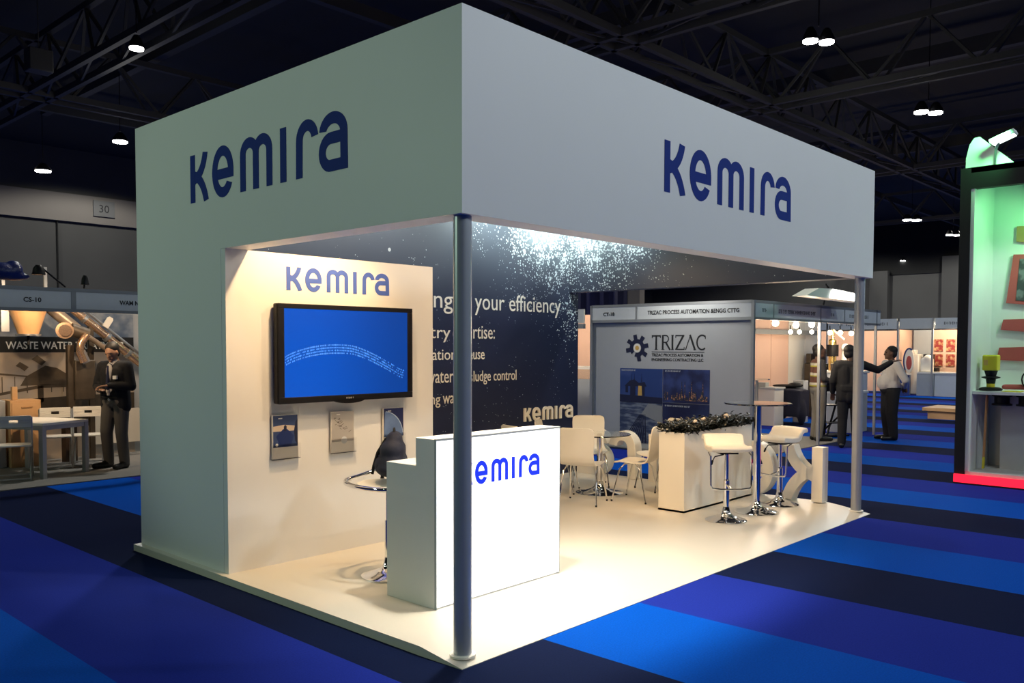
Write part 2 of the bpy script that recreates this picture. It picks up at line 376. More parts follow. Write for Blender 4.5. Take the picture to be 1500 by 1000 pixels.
# the six letters of the stand's logo: K-height is 1, x positions along the line
LW = .205
def arc(cx, cy, rx, ry, a0, a1, n=14): return [(cx+rx*math.cos(math.radians(a0+(a1-a0)*i/n)), cy+ry*math.sin(math.radians(a0+(a1-a0)*i/n))) for i in range(n+1)]
def quad(p0, p1, p2, n=10): return [((1-t)**2*p0[0]+2*t*(1-t)*p1[0]+t*t*p2[0], (1-t)**2*p0[1]+2*t*(1-t)*p1[1]+t*t*p2[1]) for t in [i/n for i in range(n+1)]]
def glyph(ch, w=LW):
    h = w/2
    if ch == 'K': return [([(h, 0), (h, 1)], None, None), (quad((h, .46), (.54, .53), (.655, 1)), None, (0.14, .99)), (quad((h*1.6, .56), (.54, .47), (.685, 0)), None, (.17, -.99)), ([(h, .51), (.36, .51)], None, None)]
    if ch == 'e':
        R = .43-h
        return [(arc(.43, .5, R, .52-h, -34, -360-4, 40), (-.25, -.97), (0, -1)), ([(h, .455), (.86, .455)], None, None)]
    if ch == 'm':
        c1, c2, c3 = h, .59, 1.18-h; ra = (c2-c1)/2
        a = [(c1, 0)]+arc(c1+ra, .70, ra, .30-h+.02, 180, 0)+[(c2, 0)]; b = [(c2, .6)]+arc(c2+ra, .70, ra, .30-h+.02, 180, 0)+[(c3, 0)]
        return [(a, (0, 1), (0, -1)), (b, (0, 1), (0, -1))]
    if ch == 'i': return [([(h, 0), (h, 1)], None, None)]
    if ch == 'r': return [([(h, 0)]+arc(.36, .66, .35-h, .36-h, 180, 8), (0, 1), (.1, -.99))]
    if ch == 'a': return [(arc(.43, .66, .42-h, .36-h, 168, 0, 18)+[(.86-h, 0)], (.05, .99), (0, -1)), ([(.86-h, .575), (.36, .575)]+arc(.36, .335, .36-h, .24, 90, 270, 16)[1:-1]+[(.36, .095), (.86, .095)], None, None)]
# bowl line of the 'a' sits half a stroke above the foot
GX = (('K', 0), ('e', .95), ('m', 2.08), ('i', 3.54), ('r', 4.07), ('a', 4.80))
LOGO_W = 5.66
def logo_letter(ch, O, U, V, N, H, d0, d1, wscale=1.0, w=LW):
    U = Vector(U)*H*wscale; V = Vector(V)*H; mb = MB()
    for k, (path, t0, t1) in enumerate(glyph(ch, w)):
        if ch == 'a' and k == 1: path = [(x, y if y > .2 else max(y, w/2)) for x, y in path]
        mb.stroke(path, w, O, U, V, N, d0+.0004*k, d1-.0004*k, t0, t1)
    return mb
def logo(parent, O, U, V, N, width, H, d, mat, name='logo_letter', w=LW):
    ws = width/(LOGO_W*H)
    for ch, x in GX:
        o = Vector(O)+Vector(U)*x*H*ws
        obj(name, logo_letter(ch, o, U, V, N, H, .0005, d, ws, w), mat, parent, world=True)

# ------------------------------------------------------------------ the hall
struct('floor', B((-25, -25, -.1), (75, 45, 0)), m_carpet)
struct('ceiling', B((-25, -25, 11), (75, 45, 11.2)), m_ceil)
o = struct('wall_left', B((-25, 40, 0), (75, 40.3, 7.6)).box((-25, 39.9, 8.9), (75, 40.3, 11)), m_conc)
struct('trim_1', B((-25, 39.8, 7.6), (75, 40.3, 8.9)), m_concl)
mb = MB()
for x in range(-24, 75, 4): mb.box((x, 39.9, 0), (x+.05, 40.0, 7.6))
struct('trim_2', mb, m_concd)
struct('wall_right', B((62, -25, 0), (62.3, 45, 7.0)), m_conc)
mb = MB()
for y0, y1, z in ((12.3, 15.6, 8.1), (19.3, 20.6, 7.3), (-8, 5, 8.4)): mb.box((61.5, y0, 0), (62.0, y1, z))
struct('trim_3', mb, m_concl if False else m_conc)
struct('wall_right_upper' if False else 'trim_4', B((61.9, -25, 7.0), (62.3, 45, 11)), m_concd)
struct('wall_back', B((-25.3, -25, 0), (-25, 45, 11)), m_conc); struct('wall_front', B((-25, -25.3, 0), (75, -25, 11)), m_conc)
p = at(152, 307, 1, 39.75)
hs = thing('hall_sign', 'small grey number sign high on the hall wall above the waste water stall', 'sign', (p.x, 39.75, p.z-.35))
obj('sign_board', B((-.5, -.05, 0), (.5, 0, .75)), m_conc2, hs); obj('lettering', text_mb('30', (0, -.06, .2), (1,0,0), (0,0,1), (0,-1,0), height=.36, align='c'), m_sign, hs)
nt = 5
def truss(a, b, z, n):
    global nt
    a, b = Vector((a[0], a[1], z)), Vector((b[0], b[1], z)); d = (b-a)/n; sd = d.normalized().cross(Vector((0,0,1)))*.32; mb = MB()
    for s_ in (-1, 1): mb.beam(a+sd*s_, b+sd*s_, .13, .16)
    up = Vector((0,0,1.5)); mb.beam(a+up, b+up, .16, .16)
    for i in range(n):
        for s_ in (-1, 1): mb.beam(a+d*i+sd*s_, a+d*(i+.5)+up, .07, .07); mb.beam(a+d*(i+.5)+up, a+d*(i+1)+sd*s_, .07, .07)
        mb.beam(a+d*i-sd, a+d*(i+1)+sd, .05, .05)
    struct('trim_%d' % nt, mb, m_truss); nt += 1
truss((-24, 8.0), (61, 8.0), 8.5, 34); truss((-24, -6), (61, -6), 8.5, 34); truss((-24, 22), (61, 22), 8.5, 34); None
for x in (5.3, 12.4, 19.5, 31, 45): truss((x, -20), (x, 30), 8.5, 20)
mb = MB()
for x in (8.5, 15.5, 24, 36): mb.beam((x, -20, 10.4), (x, 31, 10.4), .25, .45)
for y in (1, 14, 29): mb.beam((-24, y, 10.0), (61, y, 10.0), .2, .3)
struct('trim_%d' % nt, mb, m_truss); nt += 1
# ducts and lamps
def high_bay(p, label, two=False, sz=.22):
    t = thing('high_bay_lamp', label, 'ceiling lamp', p, -.65, 'high bay lamps under the black ceiling')
    mb = MB().tube([(0, 0, .3), (0, 0, 10.998-p[2])], .012, 6)
    for s_ in ((-1, 1) if two else (0,)):
        x = s_*sz*1.15; h = MB().lathe([(sz*.35, .26), (sz*.6, .2), (sz, .06), (sz*1.02, 0), (sz*.96, 0)], (x, 0, 0), 20)
        obj('housing', h, m_black, t); obj('lens', MB().lathe([(sz*.95, -.03), (sz*.95, .01)], (x, 0, -.005), 20), m_lens, t)
    obj('hanger', mb, m_black, t); return t
for px, py, two, sz, lb in ((176, 207, 0, .30, 'lit round lamp hanging by the upper left corner of the grey stand wall'), (63, 250, 0, .36, 'lit round lamp lowest and farthest left under the black ceiling'),
        (200, 70, 0, .2, 'dimmer lamp high at the upper left below the crossing trusses'), (1199, 60, 1, .21, 'pair of lit lamp heads highest over the right fascia board'),
        (1360, 164, 1, .25, 'pair of lit lamp heads above the green lit display stall'), (1336, 322, 1, .3, 'pair of lit lamp heads just right of the stand corner, half way down the ceiling'),
        (1396, 344, 1, .26, 'pair of lit lamp heads close beside the black post of the green stall'), (1367, 391, 0, .5, 'small lit lamp against the top of the far concrete wall'),
        (1328, 382, 1, .3, 'tiny pair of lit lamp heads deepest under the ceiling before the far wall')):
    high_bay(at(px, py, 2, 8.0), lb, bool(two), sz*.74)
sp = thing('ceiling_speaker', 'small dark box hanging among the trusses at the upper left', 'speaker', at(57, 106, 2, 8))
obj('cabinet', B((-.25, -.2, 0), (.25, .2, .5)), m_truss, sp, bevel=.02); obj('hanger', MB().tube([(0,0,.5), (0,0,2.9)], .012, 6), m_truss, sp)

# ------------------------------------------------------------------ the blue and white stand
P = .055; L, W, H, HB, YW = 6.0, 4.025, 3.62, 2.5, 2.54
PF = P+.0008
st = thing('exhibition_stand', 'large white box shaped exhibition stand with blue lettering on its fascia boards', 'exhibition stand', (3, 2, 0))
pl = [(-.03, 0), (-.03, P), (L+.06, P), (L+.06, 0)]
mb = MB()   # raised floor with ramped edge along the front
mb.add([(-.045, .30, P), (L-.03, .30, P), (L+.06, .30+.18, P), (L+.06, W+.02, P), (-.06, W+.02, P), (-.045, .30, 0), (L-.03, .30, 0), (L+.06, .48, 0), (L+.06, W+.02, 0), (-.06, W+.02, 0),
        (-.03, -.03, .004), (L-.03, -.03, .004), (-.03, -.03, 0), (L-.03, -.03, 0)],
       [(0,1,2,3,4), (9,8,7,6,5), (4,9,5,0), (3,8,9,4), (2,7,8,3), (1,6,7,2), (0,10,11,1), (10,12,13,11), (0,5,12,10), (1,11,13,6), (5,6,13,12)])
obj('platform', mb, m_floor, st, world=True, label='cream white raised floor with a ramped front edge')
T = .19
ff = obj('front_fascia', B((0, 0, HB), (L, T, H)), m_white, st, world=True, label='front fascia board, paler grey')
lf = obj('side_fascia', B((0, T, HB), (T, YW, H)).box((0, YW+.061, P), (T, W, H)).box((0, YW, HB), (T, YW+.061, H)), m_white, st, world=True, label='left fascia board and wall end in greenish shade')
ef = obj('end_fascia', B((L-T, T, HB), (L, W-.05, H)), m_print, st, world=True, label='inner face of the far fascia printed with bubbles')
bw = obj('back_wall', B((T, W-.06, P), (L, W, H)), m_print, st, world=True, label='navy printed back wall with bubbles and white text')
dw = obj('display_wall', B((.002, YW-.0005, P), (2.06, YW+.06, HB-.001)).box((2.0, YW+.06, P), (2.06, W-.06, HB)), m_white, st, world=True, label='white wall carrying the television')
logo(ff, (1.985, 0, 2.878), (1,0,0), (0,0,1), (0,-1,0), 2.03, .365, .003, m_navy)
logo(lf, (0, 3.05, 2.882), (0,-1,0), (0,0,1), (-1,0,0), 2.03, .365, .003, m_navy)
logo(dw, (.52, YW-.0005, 2.215), (1,0,0), (0,0,1), (0,-1,0), 1.03, .184, .003, m_logo2)
yb = W-.06
logo(bw, (4.885, yb, .808), (1,0,0), (0,0,1), (0,-1,0), .99, .172, .022, m_cream)
def wtext(s, x, z, width, h=None, bold=0, al='l'): obj('lettering', text_mb(s, (x, yb-.001, z), (1,0,0), (0,0,1), (0,-1,0), width=width, height=h, bold=bold, align=al), m_cream, bw, world=True)
for z, h, bold, words in ((2.215, .27, .004, (('Adding', 3.65, .98, .27), ('to', 3.93, .19, .18), ('your efficiency', 5.62, 1.61, .27))), (1.865, .20, .004, (('industry', 3.61, .88, .19), ('expe', 3.95, .30, .15), ('rtise:', 4.355, .37, .155))),
                (1.615, .15, 0, (('Optimisation', 3.70, 1.0, .17), ('& re', 3.97, .22, .13), ('use', 4.175, .19, .09))), (1.35, .17, 0, (('water', 3.66, .42, .125), ('and s', 3.97, .27, .125), ('ludge control', 4.75, .76, .17))), (1.105, .17, 0, (('Cleaning', 3.45, .60, .165), ('water', 3.86, .37, .11)))):
    for tx, x, wd, hh in words: wtext(tx, x, z, wd, hh, 0, 'r')
for x, y, z0, lb in ((.085, .085, .035, 'front pole in dark blue grey shade'), (L-.09, .10, .035, 'far pole, lit silver grey')):
    po = obj('pole', MB().lathe([(.052, 0), (.052, HB-z0+.0)], (x, y, z0), 28), m_pole, st, world=True, label=lb)
    obj('foot_plate', MB().lathe([(.075, 0), (.075, .012), (.056, .014)], (x, y, z0-.012), 28), m_lam, po, world=True)

# television
tv = thing('television', 'large black television showing a blue screen on the white wall', 'television', (1.06, YW, 1.32))
obj('cabinet', B((.385, YW-.085, 1.322), (1.737, YW-.02, 2.105)), m_black, tv, world=True, bevel=.01)
fr = MB()
for a, b in (((.385, 2.067), (1.737, 2.105)), ((.385, 1.322), (1.737, 1.372)), ((.385, 1.372), (.44, 2.067)), ((1.682, 1.372), (1.737, 2.067))): fr.box((a[0], YW-.095, a[1]), (b[0], YW-.086, b[1]))
fr.prism(arc(1.06, 1.334, .16, .034, 180, 360, 12), (0, YW, 0), (1,0,0), (0,0,1), (0,-1,0), .06, .095)
obj('bezel', fr, m_black, tv, world=True, bevel=.003)
sc_ = obj('screen', B((.44, YW-.088, 1.372), (1.682, YW-.084, 2.067)), m_screen, tv, world=True)
obj('lettering', marks_mb((1.02, YW-.095, 1.340), (1,0,0), (0,0,1), (0,-1,0), .085, .013, 6, .001), m_fascw, tv, world=True)
wv = MB(); cam_y = YW-.0892
for i in range(130):
    t = i/129
    for k in range(4):
        if random.random() < .12+.55*max(0, t-.8)*3: continue
        x = .45+t*1.19; zc = 1.70+.095*math.sin(PI*min(1, t*1.05)**.8*1.0) - .0 - .30*max(0, t-.52)**1.35*1.15; z = zc-.045*(t < 2)+.022*(1.5-k)
        a = .004+.003*random.random(); wv.box((x-a*.4, cam_y-.0004, z-a), (x+a*.4, cam_y, z+a))
m_wave = M('wave_pixels', (.1, .3, .8), .5, emit=(.02, .22, .78), es=.85)
obj('wave_graphic', wv, m_wave, sc_, world=True)

# brochures in acrylic holders
def brochure(x, kind, lab, lab2):
    z0, z1, wd = .905, 1.232, .228
    h = thing('brochure_holder', lab, 'brochure holder', (x+wd/2, YW, z0), 0, 'clear brochure holders under the television')
    obj('back_plate', B((x-.006, YW-.006, z0-.02), (x+wd+.02, YW-.002, z1-.01)), m_acryl, h, world=True)
    obj('pocket', B((x-.006, YW-.038, z0-.02), (x+wd+.02, YW-.035, z0+.10)).box((x-.006, YW-.035, z0-.022), (x+wd+.02, YW-.006, z0-.018)), m_acryl, h, world=True)
    b = thing('brochure', lab2, 'brochure', (x+wd/2, YW-.02, z0-.015), 0, 'brochures under the television')
    obj('pages', B((x, YW-.030, z0-.014), (x+wd, YW-.010, z1)), m_lam, b, world=True)
    y = YW-.0305; U, V, N = (1,0,0), (0,0,1), (0,-1,0)
    pz = z0+.075; pic = B((x+.004, y-.001, pz), (x+wd-.004, y, z1-.003))
    def dec(name, pts, mat, d=.0015): obj(name, MB().prism(pts, (x, y, z0), U, V, N, .001, d), mat, b, world=True)
    if kind == 0:
        obj('cover_picture', pic, M('dusk_sky', (.035, .06, .16), .4, var=.3, scale=5), b, world=True)
        dec('horizon_glow', [(.004, .20), (.224, .20), (.224, .235), (.10, .25), (.004, .24)], M('dusk_glow', (.55, .45, .36), .5))
        dec('dark_bank', [(.224, .08), (.224, .29), (.205, .27), (.19, .2), (.2, .12)], m_trz, .002)
        dec('wake', [(.07, .08), (.03, .16), (.09, .215), (.11, .222), (.13, .215), (.19, .16), (.16, .08)], M('deep_blue_water', (.015, .03, .13), .3), .002)
        dec('bright_spot', arc(.035, .095, .012, .012, 0, 340, 10), m_wtext, .0024); dec('boat', [(.1, .2), (.12, .2), (.125, .235), (.11, .25), (.098, .235)], m_trz, .0025)
    elif kind == 1:
        obj('cover_picture', pic, M('silver_cover', (.42, .40, .38), .4, var=.1, scale=6), b, world=True)
        rb = MB()
        for i in range(26):
            a = random.random()*.8; c = Vector((x+.03+a*.17+random.uniform(-.03, .03), y, z0+.27-a*.13+random.uniform(-.02, .02)))
            rb.obox(c, (random.uniform(.006, .016), 0, random.uniform(-.008, .008)), (0, .0016, 0), (0, 0, .0016))
        obj('speckles', rb, m_bronze, b, world=True); dec('pale_disc', arc(.125, .085, .03, .03, 0, 350, 20), m_fascw, .0024)
    else:
        obj('cover_picture', pic, M('space_blue', (.018, .025, .09), .4, var=.3), b, world=True)
        dec('planet', [(.006, .078), (.215, .078)]+arc(.01, .08, .205, .215, 3, 88, 20), M('planet_blue', (.12, .19, .36), .4, var=.5, scale=9), .002)
        obj('rim_light', MB().stroke(arc(.01, .08, .207, .217, 6, 86, 20), .006, (x, y, z0), U, V, N, .001, .0026), M('pale_rim', (.5, .6, .75), .5), b, world=True)
    obj('cover_title', B((x+.05, y-.0024, z1-.03), (x+.085, y, z1-.022)), m_wtext, b, world=True)
brochure(.368, 0, 'clear acrylic holder with the sunset brochure, left below the television', 'brochure with a dusk water scene cover, leftmost below the television')
brochure(.916, 1, 'clear acrylic holder with the silver brochure, centred below the television', 'silver grey speckled brochure, middle one below the television')
brochure(1.458, 2, 'clear acrylic holder with the planet brochure, right below the television', 'brochure with a blue planet curve on its cover, rightmost below the television')

# reception counter
ct = thing('reception_counter', 'white stepped reception counter with glowing front panel and blue lettering', 'counter', (1.1, .98, PF), 0)
X0, X1, Y0 = .47, 1.725, .735
prof = [(Y0+.015, PF), (Y0+.015, 1.172), (.935, 1.172), (.935, .985), (1.24, .985), (1.24, PF)]
obj('body', MB().prism(prof, (X0, 0, 0), (0,1,0), (0,0,1), (1,0,0), 0, X1-X0), m_white, ct, world=True, bevel=.003)
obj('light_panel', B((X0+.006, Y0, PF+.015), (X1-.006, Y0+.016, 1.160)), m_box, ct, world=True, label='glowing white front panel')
obj('edge_trim', B((X0, Y0-.002, 1.160), (X1, Y0+.016, 1.174)).box((X1-.006, Y0-.002, PF), (X1, Y0+.016, 1.16)).box((X0, Y0-.002, PF), (X0+.004, Y0+.016, 1.16)), m_greyc, ct, world=True)
logo(ct, (.69, Y0, .838), (1,0,0), (0,0,1), (0,-1,0), .80, .155, .004, m_logo3, w=.21)

# bar stool with tubular rim and backpack behind the counter
BASEP = [(.205, 0), (.205, .008), (.19, .016), (.12, .035), (.07, .055), (.045, .08), (.035, .12), (.03, .14)]
bx, by = .80, 1.63
s0 = thing('bar_stool', 'chrome and white tub stool standing behind the glowing counter', 'stool', (bx, by, PF), PI)
obj('base', MB().lathe(BASEP), m_chrome, s0); obj('column', MB().lathe([(.028, .1), (.028, .42), (.02, .42), (.02, .66)]), m_chrome, s0)
rimp = [(.20, -.24, .70), (.24, 0, .69), (.20, .24, .70), (-.02, .27, .72), (-.2, .25, .77), (-.25, 0, .80), (-.2, -.25, .77), (-.02, -.27, .72)]
rimp = [(x*1.1, y*1.25, z) for x, y, z in rimp]
for _ in range(3): rimp = [tuple(Vector(a)*(1-k)+Vector(b)*k) for a, b in zip(rimp, rimp[1:]+rimp[:1]) for k in (.25, .75)]
obj('rim', MB().tube(rimp, .017, 10, closed=True), m_chrome, s0)
obj('seat', baked(MB().ell((0, 0, .688), (.23, .28, .022)).ell((-.19, 0, .70), (.04, .24, .025)), .012), m_leath, s0)
obj('lever', MB().tube([(0, .02, .62), (-.02, .18, .55)], .009, 8).ell((-.02, .2, .54), (.014, .022, .04)), m_black, s0)
bk = thing('backpack', 'dark navy backpack resting on the stool behind the counter', 'bag', (bx+.03, by-.02, PF+.752), -.75)
mb = MB().ell((0, 0, .07), (.14, .235, .08)).cap((0, -.10, .10), (0, .12, .10), .105).cap((0, -.09, .19), (0, .09, .19), .095).cap((.01, -.06, .275), (.01, .05, .275), .06)
obj('body', baked(mb, .012, 8), m_bag, bk); obj('handle', MB().tube([(.01, -.05+.07*i/8, .325+.03*math.sin(PI*i/8)) for i in range(9)], .009, 8), m_bagst, bk)
obj('strap', MB().tube([(-.05, .08, .27), (-.10, .14, .19), (-.12, .20, .10), (-.10, .235, .02), (-.10, .25, -.05)], .013, 8).ell((-.10, .25, -.06), (.016, .018, .025)), m_bagst, bk)
obj('strap', MB().tube([(-.05, -.03, .28), (-.11, -.05, .18), (-.14, -.05, .08), (-.15, -.05, .02)], .011, 8), m_bagst, bk)
obj('pocket', baked(MB().ell((-.09, 0, .09), (.05, .15, .07)), .012), m_bag, bk)

# round glass table and shell chairs
gt = thing('glass_table', 'round glass topped table on a chrome trumpet foot among the cream chairs', 'table', (4.80, 2.68, PF))
obj('tabletop', MB().lathe([(.36, .685), (.365, .689), (.365, .693), (.36, .697)], n=48), m_glass, gt)
obj('column', MB().lathe([(.032, .1), (.032, .685)]), m_chrome, gt); obj('base', MB().lathe([(r*1.35, z) for r, z in BASEP], n=40), m_chrome, gt)
def shell_chair(loc, rz, label):
    t = thing('shell_chair', label, 'chair', loc, rz, 'cream shell chairs around the glass table')
    pr = [(.215, .425), (.20, .442), (.15, .452), (.05, .450), (-.06, .442), (-.13, .442), (-.175, .455), (-.20, .485), (-.215, .54), (-.225, .60), (-.235, .68), (-.247, .76), (-.258, .815), (-.262, .835), (-.264, .845)]
    hw = [.15, .19, .205, .21, .21, .205, .20, .192, .188, .192, .20, .203, .198, .18, .15]
    mb = MB(); n = 9; k = len(pr)
    for side in (0, 1):
        for i in range(k):
            a = pr[max(i-1, 0)]; b = pr[min(i+1, k-1)]; d = Vector((b[0]-a[0], 0, b[1]-a[1])).normalized(); nn = Vector((d.z, 0, -d.x))*.012*side
            for j in range(n):
                y = -1+2*j/(n-1); cu = .018*(1-y*y) if i > 6 else -.010*(1-y*y)
                q = Vector((pr[i][0]-(cu if i > 6 else 0), y*hw[i], pr[i][1]+(cu if i <= 6 else 0)))-nn
                mb.v.append(q)
    o2 = k*n
    for i in range(k-1):
        for j in range(n-1):
            a = i*n+j; mb.f += [[a, a+1, a+n+1, a+n], [o2+a, o2+a+n, o2+a+n+1, o2+a+1]]
        for j in (0, n-1): a = i*n+j; mb.f.append([a, a+n, o2+a+n, o2+a])
    for i in (0, k-1):
        for j in range(n-1): a = i*n+j; mb.f.append([a, a+1, o2+a+1, o2+a])
    obj('seat_shell', mb, m_seat, t)
    obj('seat_bracket', B((-.1, -.1, .418), (.1, .1, .434)), m_steel, t)
    for sx_ in (-1, 1):
        for sy_ in (-1, 1):
            leg = obj('leg', MB().tube([(sx_*.02, sy_*.10, .424), (sx_*.07, sy_*.16, .418), (sx_*.12, sy_*.185, .36), (sx_*.2, sy_*.215, .012)], .009, 8), m_chrome, t)
            obj('foot_cap', MB().lathe([(.011, 0), (.011, .018)], (sx_*.2, sy_*.215, 0), 8), m_black, leg)
    return t
c1 = shell_chair((4.17, 2.43, PF), .35, 'cream shell chair with its back to the camera, left of the glass table')
dup(c1, (4.72, 2.11, PF), 1.8, 'cream shell chair side on beside the white planter box')
dup(c1, (4.58, 3.10, PF), -1.05, 'cream shell chair partly hidden by the right end of the glowing counter')
dup(c1, (5.16, 3.10, PF), -2.40, 'cream shell chair facing the camera behind the glass table')
dup(c1, (5.48, 2.30, PF), 2.75, 'cream shell chair farthest right, its top just showing behind the planter leaves')
dup(c1, (3.92, 2.98, PF), -.3, 'cream shell chair just behind the glowing counter, only its top edge showing')

# planter box
pt = thing('planter_box', 'tall white planter box filled with dark leaves', 'planter', (5.15, 1.44, PF))
px0, px1, py0, py1, pz = 4.40, 5.86, 1.29, 1.60, .885
mb = MB().box((px0, py0, PF), (px1, py0+.02, pz)).box((px0, py1-.02, PF), (px1, py1, pz)).box((px0, py0+.02, PF), (px0+.02, py1-.02, pz)).box((px1-.02, py0+.02, PF), (px1, py1-.02, pz)).box((px0, py0, PF), (px1, py1, PF+.02))
obj('box', mb, m_lam, pt, world=True)
obj('soil', B((px0+.02, py0+.02, pz-.08), (px1-.02, py1-.02, pz-.03)), m_bronze, pt, world=True)
mb = MB()
for i in range(2300):
    c = Vector((random.uniform(px0-.02, px1+.02), random.uniform(py0-.03, py1+.03), pz+random.uniform(-.01, .085)))
    a = random.uniform(0, 2*PI); el = random.uniform(-.5, .9); d = Vector((math.cos(a)*math.cos(el), math.sin(a)*math.cos(el), math.sin(el))); s_ = d.cross(Vector((0,0,1))).normalized(); u = s_.cross(d)
    l, ww = random.uniform(.045, .085), random.uniform(.014, .022)
    if random.random() < .6: c.z = pz+.03+abs(random.gauss(0, .035))
    k = len(mb.v); mb.v += [c-d*l*.5, c+s_*ww-u*.004, c+d*l*.5-u*.012, c-s_*ww-u*.004, c+u*.006]; mb.f += [[k, k+1, k+4], [k+1, k+2, k+4], [k+2, k+3, k+4], [k+3, k, k+4]]
fo = obj('foliage', mb, m_leaf, pt, world=True, fix=False); fo['kind'] = 'stuff'
for x, y in ((4.65, 1.33), (4.98, 1.42), (5.38, 1.36), (5.62, 1.5)):
    obj('flower', MB().ell((x, y, pz+.10), (.028, .02, .016)).ell((x+.012, y-.01, pz+.105), (.014, .02, .018)), m_petal, pt, world=True)

# bar table and leatherette stools
ht = thing('bar_table', 'high bar table with round glass top on a chrome pole between the two cream stools', 'table', (4.97, .77, PF))
obj('tabletop', MB().lathe([(.335, 1.125), (.34, 1.13), (.34, 1.136), (.335, 1.14)], n=48), m_glass, ht)
obj('top_plate', MB().lathe([(.1, 1.112), (.1, 1.124)]), m_chrome, ht)
obj('column', MB().lathe([(.038, .1), (.038, 1.112)]), m_chrome, ht); obj('base', MB().lathe([(r*1.1, z) for r, z in BASEP], n=40), m_chrome, ht)
def low_back_stool(loc, rz, label):
    t = thing('bar_stool', label, 'stool', loc, rz, 'cream leatherette bar stools at the high table')
    top = [(.205, .715), (.20, .745), (.17, .76), (.05, .745), (-.05, .75), (-.09, .79), (-.12, .835), (-.16, .848), (-.215, .845), (-.23, .82)]
    bot = [(-.225, .79), (-.17, .792), (-.14, .775), (-.115, .72), (-.08, .695), (0, .685), (.17, .695)]
    mb = MB(); k = len(top)+len(bot); prf = top+bot; n = 7
    for j in range(n):
        y = -1+2*j/(n-1); sc = 1-.02*abs(y)**6*3; cx, cz = 0, .76
        for q in prf: mb.v.append(Vector((cx+(q[0]-cx)*sc, y*.20, cz+(q[1]-cz)*sc)))
    for j in range(n-1):
        for i in range(k): mb.f.append([j*k+i, j*k+(i+1) % k, (j+1)*k+(i+1) % k, (j+1)*k+i])
    mb.f += [list(range(k)), [(n-1)*k+i for i in range(k)][::-1]]
    obj('seat', mb, m_leath, t, bevel=.012)
    obj('seat_plate', B((-.09, -.09, .668), (.09, .09, .686)), m_black, t)
    obj('column', MB().lathe([(.03, .1), (.03, .40), (.02, .41), (.02, .67)]), m_chrome, t); obj('base', MB().lathe(BASEP, n=40), m_chrome, t)
    obj('footrest', MB().tube([(.06, -.195, .685), (.14, -.2, .66), (.15, -.2, .38), (.16, -.185, .345), (.16, -.1, .335), (.16, .1, .335), (.16, .185, .345), (.15, .2, .38), (.14, .2, .66), (.06, .195, .685)], .0095, 8).tube([(.16, 0, .335), (.02, 0, .36)], .012, 8), m_chrome, t)
    obj('lever', MB().tube([(0, -.03, .655), (.04, -.13, .64), (.05, -.155, .60)], .006, 6).cap((.05, -.155, .60), (.055, -.165, .57), .010), m_black, t)
    return t
sA = low_back_stool((4.37, .79, PF), -2.35, 'cream leatherette bar stool left of the high table, backrest to the left')
dup(sA, (5.54, .79, PF), 2.92, 'cream leatherette bar stool right of the high table, backrest to the right')

# big white free-standing letters along the far edge, read from outside
LH = .605; lx = 5.885
for (ch, x), lb in zip(GX, ('big white free-standing letter K nearest the far pole', 'big white free-standing round letter beside the big K', 'big white free-standing double arched letter behind the planter box',
        'plain upright white letter block behind the planter', 'white free-standing hooked letter behind the side-on chair', 'white free-standing letter last in the row near the back wall')):
    U = Vector((0,1,0)); ws = 1.0
    mb = logo_letter(ch, Vector((lx, .46, PF))+U*x*LH, U, (0,0,1), (1,0,0), LH, 0, .15)
    lo = min(p.z for p in mb.v)
    for p_ in mb.v: p_.z += PF+.0005-lo
    tag(obj({'K': 'letter_k', 'e': 'letter_e', 'm': 'letter_m', 'i': 'letter_i', 'r': 'letter_r', 'a': 'letter_a'}[ch], mb, m_lam, bevel=.004), lb, 'letter', 'large white letters along the stand edge')

